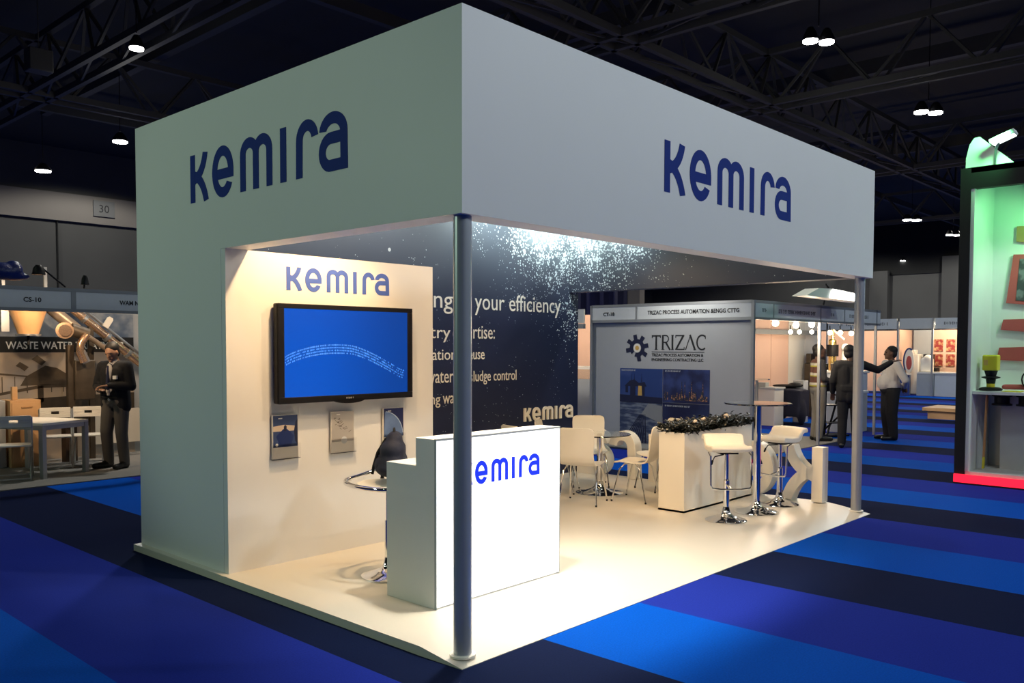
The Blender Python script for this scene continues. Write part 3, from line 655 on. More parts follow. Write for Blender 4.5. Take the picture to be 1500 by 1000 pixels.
# ------------------------------------------------------------------ people
def person(loc, rz, label, p, clothes, hgt=1.75, skin=None, belly=0, wide=1.0, fat=0):
    s = hgt/1.75; V3 = Vector; skin = skin or m_skin
    J = dict(hl=V3((0,.095,.93)), hr=V3((0,-.095,.93)), kl=V3((.02,.105,.50)), kr=V3((.02,-.105,.50)), al=V3((-.02,.115,.09)), ar=V3((-.02,-.115,.09)), fl=V3((.17,.14,.035)), fr=V3((.17,-.14,.035)),
             sl=V3((0,.185*wide,1.42)), sr=V3((0,-.185*wide,1.42)), el=V3((-.03,.25*wide,1.13)), er=V3((-.03,-.25*wide,1.13)), wl=V3((.08,.24*wide,.89)), wr=V3((.08,-.24*wide,.89)),
             nk=V3((-.01,0,1.47)), hd=V3((.02,0,1.625)), hyaw=0, hpitch=0)
    for k, v in p.items(): J[k] = V3(v) if isinstance(v, (tuple, list)) else v
    hrot = Matrix.Rotation(J['hyaw'], 3, 'Z') @ Matrix.Rotation(J['hpitch'], 3, 'Y')
    hp = lambda x, y, z: J['hd']+hrot @ V3((x, y, z))
    b = MB()
    b.ell(J['hd'], (.098, .077, .112), rot=hrot).ell(hp(.025, 0, -.065), (.068, .056, .058), rot=hrot).ell(hp(-.02, 0, .0), (.09, .074, .10), rot=hrot)
    b.cap(hp(.092, 0, .01), hp(.108, 0, -.03), .011, .016).ell(hp(.085, 0, -.066), (.018, .026, .012), rot=hrot).ell(hp(.08, 0, -.10), (.02, .025, .016), rot=hrot).ell(hp(.085, 0, .032), (.014, .05, .01), rot=hrot)
    for y in (-1, 1): b.ell(hp(-.005, y*.08, -.01), (.02, .011, .033), rot=hrot)
    b.cap(J['nk'], J['hd']+hrot @ V3((-.02, 0, -.06)), .058, .052)
    tors = [((0, .075*wide, 1.33), (0, .06*wide, 1.02), .105, .105), ((0, -.075*wide, 1.33), (0, -.06*wide, 1.02), .105, .105), ((-.01, .14*wide, 1.40), (-.01, -.14*wide, 1.40), .07, .07), ((0, .07, .96), (0, -.07, .96), .115, .115)]
    lean = J.get('lean', 0)
    for a, c, ra, rb in tors: b.cap(a, c, ra, rb)
    for S in 'lr':
        b.cap(J['h'+S], J['k'+S], .082, .055).cap(J['k'+S], J['a'+S], .052, .034).cap(J['a'+S], J['a'+S]*.35+J['f'+S]*.65, .032, .018)
        b.cap(J['s'+S], J['e'+S], .052, .041).cap(J['e'+S], J['w'+S], .039, .027)
        sg = 1 if S == 'l' else -1; d = (J['w'+S]-J['e'+S]).normalized(); hd_ = J.get('hand'+S); d = V3(hd_).normalized() if hd_ else d
        side = V3((0, 0, 1)).cross(d); side = side.normalized() if side.length > .2 else V3((1, 0, 0)); nn = d.cross(side)
        if J.get('palm'+S): side = V3(J['palm'+S]); side = (side-d*side.dot(d)).normalized(); nn = d.cross(side)
        w0 = J['w'+S]; cur = nn*(-.35 if J.get('curl', 1) > 0 else .35)
        for q in (-.027, -.009, .009, .027): b.cap(w0+d*.01+side*q*.75, w0+d*.082+side*q*1.05, .015, .0115)
        for q, l in ((-.029, .062), (-.0095, .075), (.0105, .07), (.030, .055)):
            m0 = w0+d*.085+side*q*1.08; m1 = m0+(d+cur*.5).normalized()*l*.52; m2 = m1+(d*.7+cur*1.3).normalized()*l*.5
            b.cap(m0, m1, .0105, .0095, 8).cap(m1, m2, .0092, .008, 8)
        t0 = w0+d*.03-side*.028; t1 = t0+(d*.55-side*.75+cur*.4).normalized()*.042; t2 = t1+(d*.9-side*.15+cur*.5).normalized()*.034
        b.cap(t0, t1, .0135, .011, 8).cap(t1, t2, .0105, .0085, 8)
    sc = Matrix.Scale(s, 4)
    body = baked(b, .0085, 3); body.xf(sc)
    me = bpy.data.meshes.new('person'); me.from_pydata([tuple(q) for q in body.v], [], body.f); me.shade_smooth(); me.materials.append(skin)
    o = bpy.data.objects.new('person', me); C.objects.link(o); o.location = loc; o.rotation_euler = (0, 0, rz); tag(o, label, 'person', J.get('group'))
    def child(n, mb, mat, vox=.012, sm=5, lab=None):
        q = baked(mb, vox, sm) if vox else mb
        q.xf(sc); return obj(n, q, mat, o, label=lab)
    # hair: a cap over the back and top of the skull
    hr = MB().ell(hp(-.034, 0, .052), (.104, .088, .088), rot=hrot).ell(hp(-.05, 0, -.015), (.074, .086, .09), rot=hrot)
    child('hair', hr, m_hair, .011, 3)
    for y in (-1, 1): child('eye', MB().ell(hp(.082, y*.032, .008), (.014, .013, .009), 8, 6, rot=hrot), m_eye, 0)
    # clothes
    up, lowm, kind = clothes['up'], clothes['low'], clothes.get('kind', 'jacket')
    t = MB(); add = .03 if kind == 'jacket' else .018
    for a, c, ra, rb in tors[:3]: t.cap(a, c, ra+add, rb+add)
    t.cap((0, .06, 1.02), (0, -.06, 1.02), .12+add+fat, .12+add+fat)
    if belly: t.ell((.07, 0, 1.07), (.11+belly, .15+belly*.5, .17))
    if kind == 'jacket':
        t.cap((0, .085*wide, 1.05), (-.01, .10*wide, .86), .125, .115).cap((0, -.085*wide, 1.05), (-.01, -.10*wide, .86), .125, .115).cap((-.02, 0, 1.0), (-.03, 0, .86), .12, .11)
    for S in 'lr':
        e_, w_ = J['e'+S], J['w'+S]; wc = w_-(w_-e_).normalized()*.02
        if kind == 'vest': continue
        t.cap(J['s'+S], e_, .074+fat*.4, .063+fat*.3).cap(e_, wc, .06, .046)
    child({'jacket': 'jacket', 'shirt': 'shirt', 'vest': 'vest'}[kind], t, up)
    if kind == 'vest':
        t = MB()
        for S in 'lr':
            e_, w_ = J['e'+S], J['w'+S]; t.cap(J['s'+S], e_, .064, .054).cap(e_, w_-(w_-e_).normalized()*.02, .052, .042)
        t.cap((0, .12, 1.41), (0, -.12, 1.41), .075, .075); child('shirt', t, m_shirtd)
    t = MB()
    for S in 'lr': t.cap(J['h'+S], J['k'+S], .108+fat, .085+fat).cap(J['k'+S], J['a'+S]+V3((0, 0, -.005)), .083+fat, .070+fat*.6)
    t.cap((0, .07, .95), (0, -.07, .95), .13+fat, .13+fat)
    if belly: t.ell((.04, 0, .95), (.12+belly*.5, .14+belly*.3, .10))
    child('trousers', t, lowm)
    for S in 'lr':
        a, f = J['a'+S], J['f'+S]
        child('shoe', MB().cap(V3((a.x-.03, a.y, .045)), V3((a.x+.05, a.y+(f.y-a.y)*.3, .058)), .052, .050).cap(V3((a.x, a.y, .044)), V3((f.x+.03, f.y, .040)), .046, .040), m_shoe, .012, 3)
    if clothes.get('collar'):
        child('shirt_front', MB().cap(J['nk']+V3((.035, 0, -.02)), J['nk']+V3((.035, 0, .02)), .062, .058).ell((.115, 0, 1.33), (.035, .05, .14)).ell((.12, 0, 1.06), (.03, .055, .13)), clothes['collar'], .010, 3)
        child('tie', MB().cap((.145, 0, 1.42), (.155, 0, 1.12), .016, .028), m_trz, .009, 3)
    if clothes.get('belt'): child('belt', MB().tube([(.145*math.cos(a_), .195*math.sin(a_), 1.0) for a_ in [2*PI*i/24 for i in range(24)]], .016, 6, closed=True), m_black, 0)
    return o
m_eye = M('eye_dark', (.02, .015, .012), .2)

q = at(171, 686, 2, 0)
man = person((q.x, q.y, .014), math.atan2(-.68, -.73)-.25, 'man in dark blazer and tie looking down at his hands in the waste water stall',
       dict(hd=(.06, .0, 1.615), hpitch=.42, hyaw=.1, el=(.02, .28, 1.14), er=(.02, -.28, 1.14), wl=(.23, .07, 1.16), wr=(.24, -.06, 1.10), handl=(.6, -.75, -.1), handr=(.55, .8, .1), fr=(.16, -.2, .035), ar=(-.03, -.15, .09), kr=(.03, -.13, .5)),
       dict(up=m_blaz, low=m_trous, collar=m_shirt, belt=1), 1.80, m_skin2, wide=1.08)
obj('pocket_badge', B((.135, .09, 1.28), (.165, .15, 1.33)), m_wtext, man)
q = at(1197, 646, 2, 0)
person((q.x, q.y, .014), math.atan2(-.74, .68), 'man in striped safety vest and khaki trousers standing by the black display stand',
       dict(el=(-.03, .24, 1.13), er=(.02, -.25, 1.13), wr=(.26, -.20, 1.08), wl=(.22, .18, 1.06)), dict(up=m_vest, low=m_khaki, kind='vest'), 1.80, m_skin)
q = at(1243, 656, 2, 0)
person((q.x, q.y, .002), math.atan2(.35, .85), 'man in black suit seen from behind, one arm stretched out to the right',
       dict(sr=(.02, -.20, 1.42), er=(.10, -.44, 1.33), wr=(.17, -.66, 1.47), handr=(.2, -.9, .3), el=(.0, .27, 1.13), wl=(.14, .27, .93), hyaw=-.6), dict(up=m_blaz, low=m_dtrous, kind='jacket'), 1.80, m_skin, wide=1.06)
q = at(1303, 644, 2, 0)
person((q.x, q.y, .002), math.atan2(.74, -.68)+.02, 'heavy man in pale shirt and black trousers with his hands behind his back',
       dict(el=(-.13, .31, 1.13), er=(-.13, -.31, 1.13), wl=(-.24, .05, .98), wr=(-.24, -.04, .95), handl=(0, -1, -.2), handr=(0, 1, -.2), palml=(0, 0, 1), palmr=(0, 0, 1)), dict(up=m_shirt, low=m_dtrous, kind='shirt', belt=0), 1.78, m_skin, belly=.07, wide=1.15, fat=.022)

# ------------------------------------------------------------------ waste water stall on the left
YC = 8.35
struct('trim_20', B((-8, 8.22, 0), (6.5, 13, .012)), m_gcarp)
ws = thing('exhibition_stall', 'grey framed stall with waste water banner behind the left wall of the white stand', 'stall', (1.5, 9.6, .012))
z0 = .0125
obj('back_panel', B((-3, 10.86, z0), (4.4, 10.9, 2.45)), m_gpan, ws, world=True)
obj('side_panel', B((4.36, YC+.05, z0), (4.4, 10.86, 2.45)), m_gpan, ws, world=True)
for x in (-1.9, 2.45, 4.38): obj('post', B((x-.025, YC, z0), (x+.025, YC+.05, 2.5)), m_alu, ws, world=True)
fb = obj('fascia_board', B((-3, YC+.005, 2.24), (4.4, YC+.04, 2.46)), m_fasc, ws, world=True)
obj('fascia_rail', B((-3, YC, 2.46), (4.4, YC+.05, 2.505)).box((-3, YC, 2.20), (4.4, YC+.05, 2.24)).box((1.04, YC-.002, 2.24), (1.10, YC+.005, 2.46)), m_rail, fb, world=True)
for tx, x, wd in (('CS-10', .48, .205), ('WAM N', 1.655, .255)): obj('lettering', text_mb(tx, (x, YC+.004, 2.315), (1,0,0), (0,0,1), (0,-1,0), width=wd, height=.06, bold=.02), m_sign, fb, world=True)
bn = thing('banner', 'waste water treatment banner with a plant photograph, behind the folding table', 'banner', (1.6, 10.84, z0))
bd = obj('photo_panel', B((.2, 10.83, z0), (2.9, 10.855, 2.28)), two_tone('sepia_sky', (.45, .36, .27), (.30, .29, .29), 1.6, .35, .7), bn, world=True)
obj('sky_panel', B((.2, 10.825, 1.9), (2.9, 10.83, 2.28)), two_tone('cloudy_blue', (.08, .12, .20), (.36, .39, .42), 1.8, .4, .65), bd, world=True)
obj('title_band', B((.2, 10.82, 1.665), (2.9, 10.83, 1.9)), m_blackm, bd, world=True)
obj('lettering', text_mb('WASTE WATER TREATMENT', (1.01, 10.819, 1.715), (1,0,0), (0,0,1), (0,-1,0), width=1.75, height=.115, bold=.012), m_wtext, bd, world=True)
mb = MB(); O = (0, 10.829, 0); fr_ = ((1,0,0), (0,0,1), (0,-1,0), 0, .004)
for pts in ([(1.2, 1.16), (1.95, 1.16), (1.9, 1.30), (1.72, 1.42), (1.55, 1.46), (1.42, 1.38), (1.28, 1.3)], [(1.36, 1.56), (1.44, 1.62), (1.56, 1.52), (1.50, 1.46), (1.42, 1.52)], [(1.14, 1.46), (1.20, 1.52), (1.32, 1.44), (1.26, 1.38), (1.2, 1.43)],
            [(.9, 1.06), (1.5, 1.17), (2.2, 1.15), (2.2, 1.12), (1.5, 1.12), (.9, 1.02)], [(1.44, .9), (1.52, .9), (1.52, 1.15), (1.44, 1.15)], [(.9, 1.36), (1.3, 1.31), (1.3, 1.29), (.9, 1.33)], [(.2, .5), (2.9, .5), (2.9, 1.0), (1.9, .98), (.2, .92)]): mb.prism(pts, O, *fr_)
for i in range(8): mb.box((.95+i*.17, 10.824, 1.05), (.96+i*.17, 10.829, 1.30))
obj('plant_silhouette', mb, m_bronze, bd, world=True)
# screw conveyor, hopper
sc1 = thing('screw_conveyor', 'long diagonal polished tube conveyor above the man in the dark blazer', 'machine', (2.0, 9.9, z0), 0)
A_, B_ = at(100, 448, 1, 10.5), at(222, 545, 1, 10.5); obj('tube', MB().tube([A_, B_], .062, 18), m_copper, sc1, world=True)
d_ = (B_-A_).normalized(); n_ = Vector((-d_.z, 0, d_.x))
obj('rail', MB().tube([A_+Vector((.05, -.02, .095)), B_+Vector((.05, -.02, .095))], .022, 8), m_steel, sc1, world=True)
for t_ in (.18, .45, .7): obj('clamp', MB().tube([A_+(B_-A_)*t_-d_*.025, A_+(B_-A_)*t_+d_*.025], .078, 18), m_steel, sc1, world=True)
q = A_+(B_-A_)*.32; obj('lifting_lug', MB().prism([(-.05, 0), (.05, 0), (.05, .16), (.03, .19), (-.03, .19), (-.05, .16)], q+n_*.05+Vector((.08, -.04, -.02)), -d_ if False else Vector((.75, 0, -.66)).cross(Vector((0,1,0))).cross(Vector((0,-1,0))) if False else Vector((.8, 0, -.5)), Vector((.5, 0, .8)), (0, -1, 0), 0, .03), m_lam, sc1, world=True)
obj('stand_leg', MB().beam(A_+(B_-A_)*.93, (A_.x+(B_.x-A_.x)*.93, 10.5, z0), .06, .06), m_bronze, sc1, world=True)
obj('stand_leg', MB().beam(A_+(B_-A_)*.25+Vector((0, .0, -.05)), (A_.x+(B_.x-A_.x)*.25, 10.5, z0), .07, .07), m_bronze, sc1, world=True)
sc2 = thing('screw_conveyor', 'dull brown tube conveyor running lower and left of the polished one', 'machine', (1.5, 10.1, z0))
A2, B2 = at(62, 442, 1, 10.2), at(112, 482, 1, 10.2); obj('tube', MB().tube([A2, B2], .085, 18), m_tube, sc2, world=True)
B3 = at(170, 520, 1, 10.2); obj('thin_tube', MB().tube([B2, B3], .04, 14), m_tube, sc2, world=True)
q = at(95, 484, 1, 10.1); obj('flange', MB().tube([q+Vector((-.02, -.05, 0)), q+Vector((.03, .08, 0))], .12, 22).tube([q+Vector((-.03, -.09, 0)), q+Vector((-.02, -.05, 0))], .085, 22), m_copper, sc2, world=True)
obj('motor', MB().tube([q+Vector((.08, .02, .02)), q+Vector((.32, .02, -.06))], .10, 16), m_bronze, sc2, world=True)
obj('elbow', MB().tube([at(127, 490, 1, 10.0), at(118, 503, 1, 10.0), at(117, 516, 1, 10.0), at(123, 530, 1, 10.0)], .055, 14), m_copper, sc2, world=True)
obj('discharge_plate', MB().beam(at(119, 514, 1, 9.98), at(127, 531, 1, 9.98), .11, .02, (0,1,0)), m_steel, sc2, world=True)
obj('column', MB().beam(at(102, 505, 1, 10.2), Vector((at(102, 505, 1, 10.2).x, 10.2, z0)), .09, .09), m_bronze, sc2, world=True)
obj('control_box', B((at(106, 530, 1, 10.2).x, 10.1, .95), (at(106, 530, 1, 10.2).x+.30, 10.3, 1.55)), m_bronze, sc2, world=True, bevel=.02)
obj('lower_guard', B((at(100, 640, 1, 10.2).x-.06, 10.12, z0), (at(100, 640, 1, 10.2).x+.10, 10.3, .60)), M('rust_brown', (.06, .035, .022), .7), sc2, world=True)
q = at(41, 470, 1, 9.75)
hop = thing('hopper', 'tan cone shaped hopper hanging under the stall fascia left of the tubes', 'hopper', (q.x, 9.75, q.z-.13))
obj('cone', MB().lathe([(.12, -.06), (.13, -.055), (.26, .36), (.25, .36), (.115, -.04)], n=28), M('tan_cone', (.62, .36, .17), .45, var=.15), hop); obj('rim', MB().lathe([(.16, -.075), (.16, -.05), (.125, -.05), (.125, -.075)], n=28), m_steel, hop)
obj('spout', MB().lathe([(.02, -.2), (.02, -.06)], n=10), m_blackm, hop); obj('bracket', B((-.32, .05, -.02), (-.22, .12, .4)).box((-.32, .05, .34), (.3, .12, .4)), m_alu, hop); obj('hanger', B((-.3, .06, .4), (-.26, .10, .9)).box((.24, .06, .4), (.28, .10, .9)), m_alu, hop)
# cabinet, folding table and chairs
q0, q1 = at(17, 690, 1, 10.2), at(62, 690, 1, 10.2)
cb = thing('cabinet', 'tan plywood cabinet behind the white folding table', 'cabinet', ((q0.x+q1.x)/2, 10.35, z0))
obj('body', B((q0.x, 10.2, z0), (q1.x, 10.6, .98)), m_wood, cb, world=True, bevel=.006); obj('door', B((q0.x+.02, 10.185, .06), (q1.x-.02, 10.199, .94)), m_wood, cb, world=True); obj('handle', B((q0.x+.14, 10.17, .87), (q1.x-.12, 10.184, .885)), m_tan, cb, world=True)
tag(obj('box', B((q0.x+.06, 10.3, .982), (q0.x+.13, 10.37, 1.17)), m_wood, bevel=.004), 'small tan box standing on the plywood cabinet', 'box')
q0, q1 = at(-8, 690, 1, 10.3), at(16, 690, 1, 10.3)
tag(obj('crate', B((q0.x, 10.3, z0), (q1.x-.05, 10.62, .98)), m_gpan, bevel=.01), 'grey crate at the left edge beside the plywood cabinet', 'crate')
ft = thing('folding_table', 'white topped table on grey square legs in front of the cabinet', 'table', (.81, 8.78, z0), .42)
obj('tabletop', B((0, 0, .70), (.76, 1.10, .735)), m_lam, ft, bevel=.004); obj('apron', B((.02, .01, .64), (.74, .035, .699)).box((.725, .04, .64), (.75, 1.08, .699)).box((.01, .04, .64), (.03, 1.08, .699)), m_alu, ft)
for x, y in ((.03, .03), (.73, .03), (.03, 1.07), (.73, 1.07)): obj('leg', B((x-.03, y-.03, 0), (x+.03, y+.03, .699)), m_alu, ft)
def folding_chair(loc, rz, label, mat=None, frame=None, group='white folding chairs at the folding table'):
    t = thing('folding_chair', label, 'chair', loc, rz, group); mat = mat or m_lam; frame = frame or m_steel
    obj('seat', MB().box((-.17, -.2, .44), (.2, .2, .462)), mat, t, bevel=.008)
    mb = MB(); 
    for a, c in (((-.22, -.2, .70), (-.19, .2, .755)), ((-.235, -.2, .795), (-.20, .2, .85)), ((-.225, -.2, .755), (-.197, -.05, .795)), ((-.225, .05, .755), (-.197, .2, .795))): mb.box(a, c)
    obj('backrest', mb, mat, t, bevel=.004)
    for y in (-.205, .205):
        obj('leg', MB().tube([(-.21, y, .83), (-.19, y, .68), (.22, y, .012)], .011, 8), frame, t); obj('leg', MB().tube([(.16, y*.9, .45), (-.24, y*.9, .012)], .011, 8), frame, t)
    obj('crossbar', MB().tube([(.215, -.205, .03), (.215, .205, .03)], .011, 8), frame, t); obj('crossbar', MB().tube([(-.235, -.185, .03), (-.235, .185, .03)], .011, 8), frame, t)
    return t
q = at(22, 702, 2, .012)
fc = folding_chair((q.x, q.y, z0), 1.25, 'white folding chair in front of the folding table, cut by the left edge')
q = at(78, 684, 2, .012); dup(fc, (q.x+.02, q.y-.06, z0), -1.9, 'white folding chair behind the table, left one of the two backs')
q = at(116, 682, 2, .012); dup(fc, (q.x+.14, q.y-.02, z0), -1.9, 'white folding chair behind the table, right one beside the man')
q = at(150, 660, 1, 10.7); tag(obj('poster_board', B((q.x-.12, 10.70, .2), (q.x+.62, 10.73, .75)), m_lam), 'white board leaning low on the stall back behind the standing man', 'board')
q = at(22, 410, 1, 8.37)
tag(obj('plastic_bag', baked(MB().ell((q.x-.14, 8.372, q.z+.10), (.20, .14, .11)).ell((q.x-.02, 8.372, q.z+.12), (.11, .12, .12)).ell((q.x-.25, 8.372, q.z+.07), (.16, .12, .08)).ell((q.x-.1, 8.372, q.z+.05), (.28, .1, .06)), .02, 2), m_bluebag), 'blue plastic bag lying on top of the stall fascia', 'bag')
def arm_flood(p, label, head=(.14, .05, .09), arm=None, emit=m_bulb):
    t = thing('arm_floodlight', label, 'floodlight', p); obj('arm', MB().tube(arm, .012, 8), m_black, t); a = Vector(arm[-1])
    obj('head', MB().lathe([(head[0]*.4, .07), (head[0]*.8, .03), (head[0], -.05), (head[0]*.93, -.05)], a, 18), m_black, t); obj('lens', MB().lathe([(head[0]*.9, -.046), (head[0]*.9, -.04)], a, 18), emit, t); return t
q = at(76, 417, 1, 8.37)
arm_flood((q.x, 8.37, 2.507), 'black arm floodlight leaning over the stall fascia next to the blue bag', arm=[(.16, 0, .015), (-.1, -.02, .22), (-.16, -.02, .20)], head=(.08, 0, 0))
arm_flood((q.x+.1, 8.37, 2.507), 'small lit lamp clipped to the top of the stall fascia', arm=[(.30, .03, .015), (.28, -.06, .10)], head=(.05, 0, 0))
light('stall_lamp', 'SPOT', (.7, 8.75, 2.35), 85, (1, .70, .42), (1.3, 10.6, 1.4), .05, 130, .6); light('stall_lamp', 'SPOT', (2.0, 8.9, 2.35), 60, (1, .70, .42), (1.9, 10.4, 1.5), .05, 130, .6)

# ------------------------------------------------------------------ TRIZAC stall and the row behind it
struct('trim_21', B((9.0, 3.0, 0), (13.0, 6.4, .012)), m_gcarp)
XT = 9.1
ts = thing('exhibition_stall', 'grey stall wall with dark gear emblem and four blue pictures', 'stall', (XT, 4.6, z0))
obj('wall_board', B((XT+.05, 2.98, z0), (XT+.08, 6.13, 2.25)), m_gpan, ts, world=True)
for y in (2.97, 6.13): obj('post', B((XT, y-.025, z0), (XT+.05, y+.025, 2.5)), m_alu, ts, world=True)
fb = obj('fascia_board', B((XT+.005, 2.99, 2.24), (XT+.04, 6.12, 2.46)), m_fascw, ts, world=True)
obj('fascia_rail', B((XT, 2.99, 2.46), (XT+.05, 6.12, 2.505)).box((XT, 2.99, 2.19), (XT+.05, 6.12, 2.24)).box((XT, 5.14, 2.24), (XT+.006, 5.17, 2.46)), m_alu, fb, world=True)
FR = ((0,-1,0), (0,0,1), (-1,0,0))
obj('lettering', text_mb('CT-18', (XT+.004, 5.86, 2.31), *FR, width=.24, height=.065, bold=.02), m_sign, fb, world=True)
obj('lettering', text_mb('TRIZAC PROCESS AUTOMATION &ENGG CTTG', (XT+.004, 4.92, 2.315), *FR, width=1.72, height=.07, bold=.02), m_sign, fb, world=True)
xw = XT+.05
gp = []
for i in range(8):
    a = i*45
    for da, r in ((-13, .155), (-9, .235), (9, .235), (13, .155)): gp.append((r*math.cos(math.radians(a+da+12)), r*math.sin(math.radians(a+da+12))))
gear = MB()
for i in range(32):     # toothed ring left open at the lower left
    am = math.degrees(math.atan2(sum(gp[(i+k) % 32][1] for k in (0, 1)), sum(gp[(i+k) % 32][0] for k in (0, 1))))
    if 215 < am % 360 < 248: continue
    a_, b_ = gp[i], gp[(i+1) % 32]; ia = [(.085*p_[0]/math.hypot(*p_), .085*p_[1]/math.hypot(*p_)) for p_ in (a_, b_)]
    gear.prism([a_, b_, ia[1], ia[0]], (xw, 5.16, 1.745), *FR, .001, .006)
obj('gear_emblem', gear, m_trz, ts, world=True); obj('gear_hub', MB().prism(arc(0, 0, .075, .075, 0, 350, 24), (xw, 5.16, 1.745), *FR, .001, .004), m_lam, ts, world=True); obj('gear_dot', MB().prism(arc(0, 0, .04, .04, 0, 345, 20), (xw, 5.16, 1.745), *FR, .004, .007), m_gold, ts, world=True)
# serif lettering, drawn stroke by stroke: height 1
SER = {'T': [([(0, .95), (.72, .95)], .09), ([(.36, 0), (.36, 1)], .13), ([(.03, .80), (.03, 1)], .05), ([(.69, .80), (.69, 1)], .05), ([(.24, .02), (.48, .02)], .04)],
       'R': [([(.1, 0), (.1, 1)], .13), ([(.1, .97), (.35, .97)]+arc(.35, .74, .2, .23, 90, -90, 10)+[(.1, .51)], .07), ([(.33, .52), (.68, 0)], .12), ([(0, .02), (.24, .02)], .04)],
       'I': [([(.1, 0), (.1, 1)], .13), ([(0, .02), (.2, .02)], .04), ([(0, .98), (.2, .98)], .04)],
       'Z': [([(.02, .96), (.68, .96)], .07), ([(.62, .96), (.06, .04)], .12), ([(0, .04), (.70, .04)], .07), ([(.03, .8), (.03, 1)], .05), ([(.68, 0), (.68, .2)], .05)],
       'A': [([(.0, 0), (.38, 1)], .05), ([(.34, 1), (.72, 0)], .13), ([(.60, .02), (.82, .02)], .04)], 'C': [(arc(.42, .5, .37, .47, 52, 308, 24), .10), ([(.66, .72), (.66, .95)], .04)]}
xx = 0
for ch, adv in (('T', .86), ('R', .84), ('I', .36), ('Z', .86), ('A', .9), ('C', .8)):
    mb = MB()
    for k, (pth, wd) in enumerate(SER[ch]): mb.stroke([((px_+xx)*.25, py_*.25) for px_, py_ in pth], wd*.25, (xw, 4.86, 1.715), *FR, .001, .005-.0003*k)
    obj('sign_letter', mb, m_sign, ts, world=True); xx += adv*.91
obj('underline', B((xw-.004, 3.84, 1.675), (xw, 4.86, 1.685)), m_sign, ts, world=True)
obj('lettering', text_mb('TRIZAC PROCESS AUTOMATION &', (xw, 4.86, 1.605), *FR, width=1.0, height=.05, bold=.015), m_sign, ts, world=True)
obj('lettering', text_mb('ENGINEERING CONTRACTING LLC', (xw, 4.86, 1.525), *FR, width=1.0, height=.05, bold=.015), m_sign, ts, world=True)
def pic(y1, y0, z0_, z1_, mat, nm): return obj(nm, B((xw-.006, y0, z0_), (xw, y1, z1_)), mat, ts, world=True)
FP = lambda y, z: ((xw-.006, y, z),)+FR
p1 = pic(5.515, 4.635, .80, 1.39, two_tone('sea_sky', (.018, .05, .20), (.035, .07, .24), 2), 'oil_rig_picture')
mb = MB()
for a, b_ in (((.12, .17), (.17, .30)), ((.22, .12), (.33, .28)), ((.42, .12), (.52, .30))): mb.prism([a, (b_[0], a[1]), b_, (a[0], b_[1])], *FP(5.515, .80), .0005, .003)
mb.prism([(.1, .28), (.56, .28), (.52, .36), (.4, .34), (.3, .40), (.2, .37)], *FP(5.515, .80), .0005, .0026)
for x in (.24, .3, .45): mb.prism([(x, .36), (x+.012, .36), (x+.006, .5)], *FP(5.515, .80), .0005, .003)
obj('rig_silhouette', mb, m_trz, p1, world=True); obj('yellow_leg', MB().prism([(.38, .12), (.47, .12), (.46, .29), (.39, .29)], *FP(5.515, .80), .0005, .0034), m_gold, p1, world=True)
obj('sea', MB().prism([(0, 0), (.88, 0), (.88, .1), (0, .13)], *FP(5.515, .80), .0005, .0036), m_trz, p1, world=True)
p2 = pic(4.625, 3.735, .83, 1.39, two_tone('dusk_clouds', (.010, .016, .07), (.035, .06, .20), 3, .4, .65), 'refinery_picture')
mb = MB(); rnd = random.Random(3)
for i in range(46):
    x = rnd.uniform(.01, .86); h_ = rnd.uniform(.06, .2); wd = rnd.uniform(.008, .03); mb.prism([(x, .04), (x+wd, .04), (x+wd, h_), (x, h_)], *FP(4.625, .83), .0005, .002+.002*rnd.random())
for x in (.36, .42, .76, .55): mb.prism([(x, .05), (x+.018, .05), (x+.012, .36), (x+.006, .36)], *FP(4.625, .83), .0005, .004)
obj('refinery_silhouette', mb, two_tone('refinery_lights', (.03, .035, .05), (.50, .25, .12), 34, .5, .6), p2, world=True)
p3 = pic(5.515, 4.635, .10, .795, two_tone('steel_tracks', (.035, .055, .12), (.20, .24, .30), 5, .4, .7, stretch=(1, 1, 4)), 'pipework_picture')
mb = MB()
for k in range(9): mb.prism([(.05+k*.06, 0), (.08+k*.06, 0), (.43+k*.014, .50), (.425+k*.014, .50)], *FP(5.515, .10), .0005, .003)
obj('rails', mb, m_trz, p3, world=True); obj('pale_hill', MB().prism([(.45, .50), (.88, .36), (.88, .66), (.6, .69)], *FP(5.515, .10), .0005, .0025), M('pale_hill', (.25, .27, .28), .5), p3, world=True)
p4 = pic(4.625, 3.735, .10, .82, two_tone('deep_blue', (.006, .010, .05), (.03, .05, .15), 1.5, .4, .7), 'night_blue_picture')
obj('caption', marks_mb((xw-.006, 4.58, .76), *FR, .5, .025, 3), m_fascw, p4, world=True); obj('caption', marks_mb((xw-.006, 5.48, 1.345), *FR, .3, .025, 4), m_fascw, p1, world=True); obj('caption', marks_mb((xw-.006, 4.58, 1.345), *FR, .3, .025, 5), m_fascw, p2, world=True)
light('stall_lamp', 'SPOT', (8.2, 4.1, 2.95), 50, WHITE, (9.15, 4.1, 1.75), .08, 125, .8)
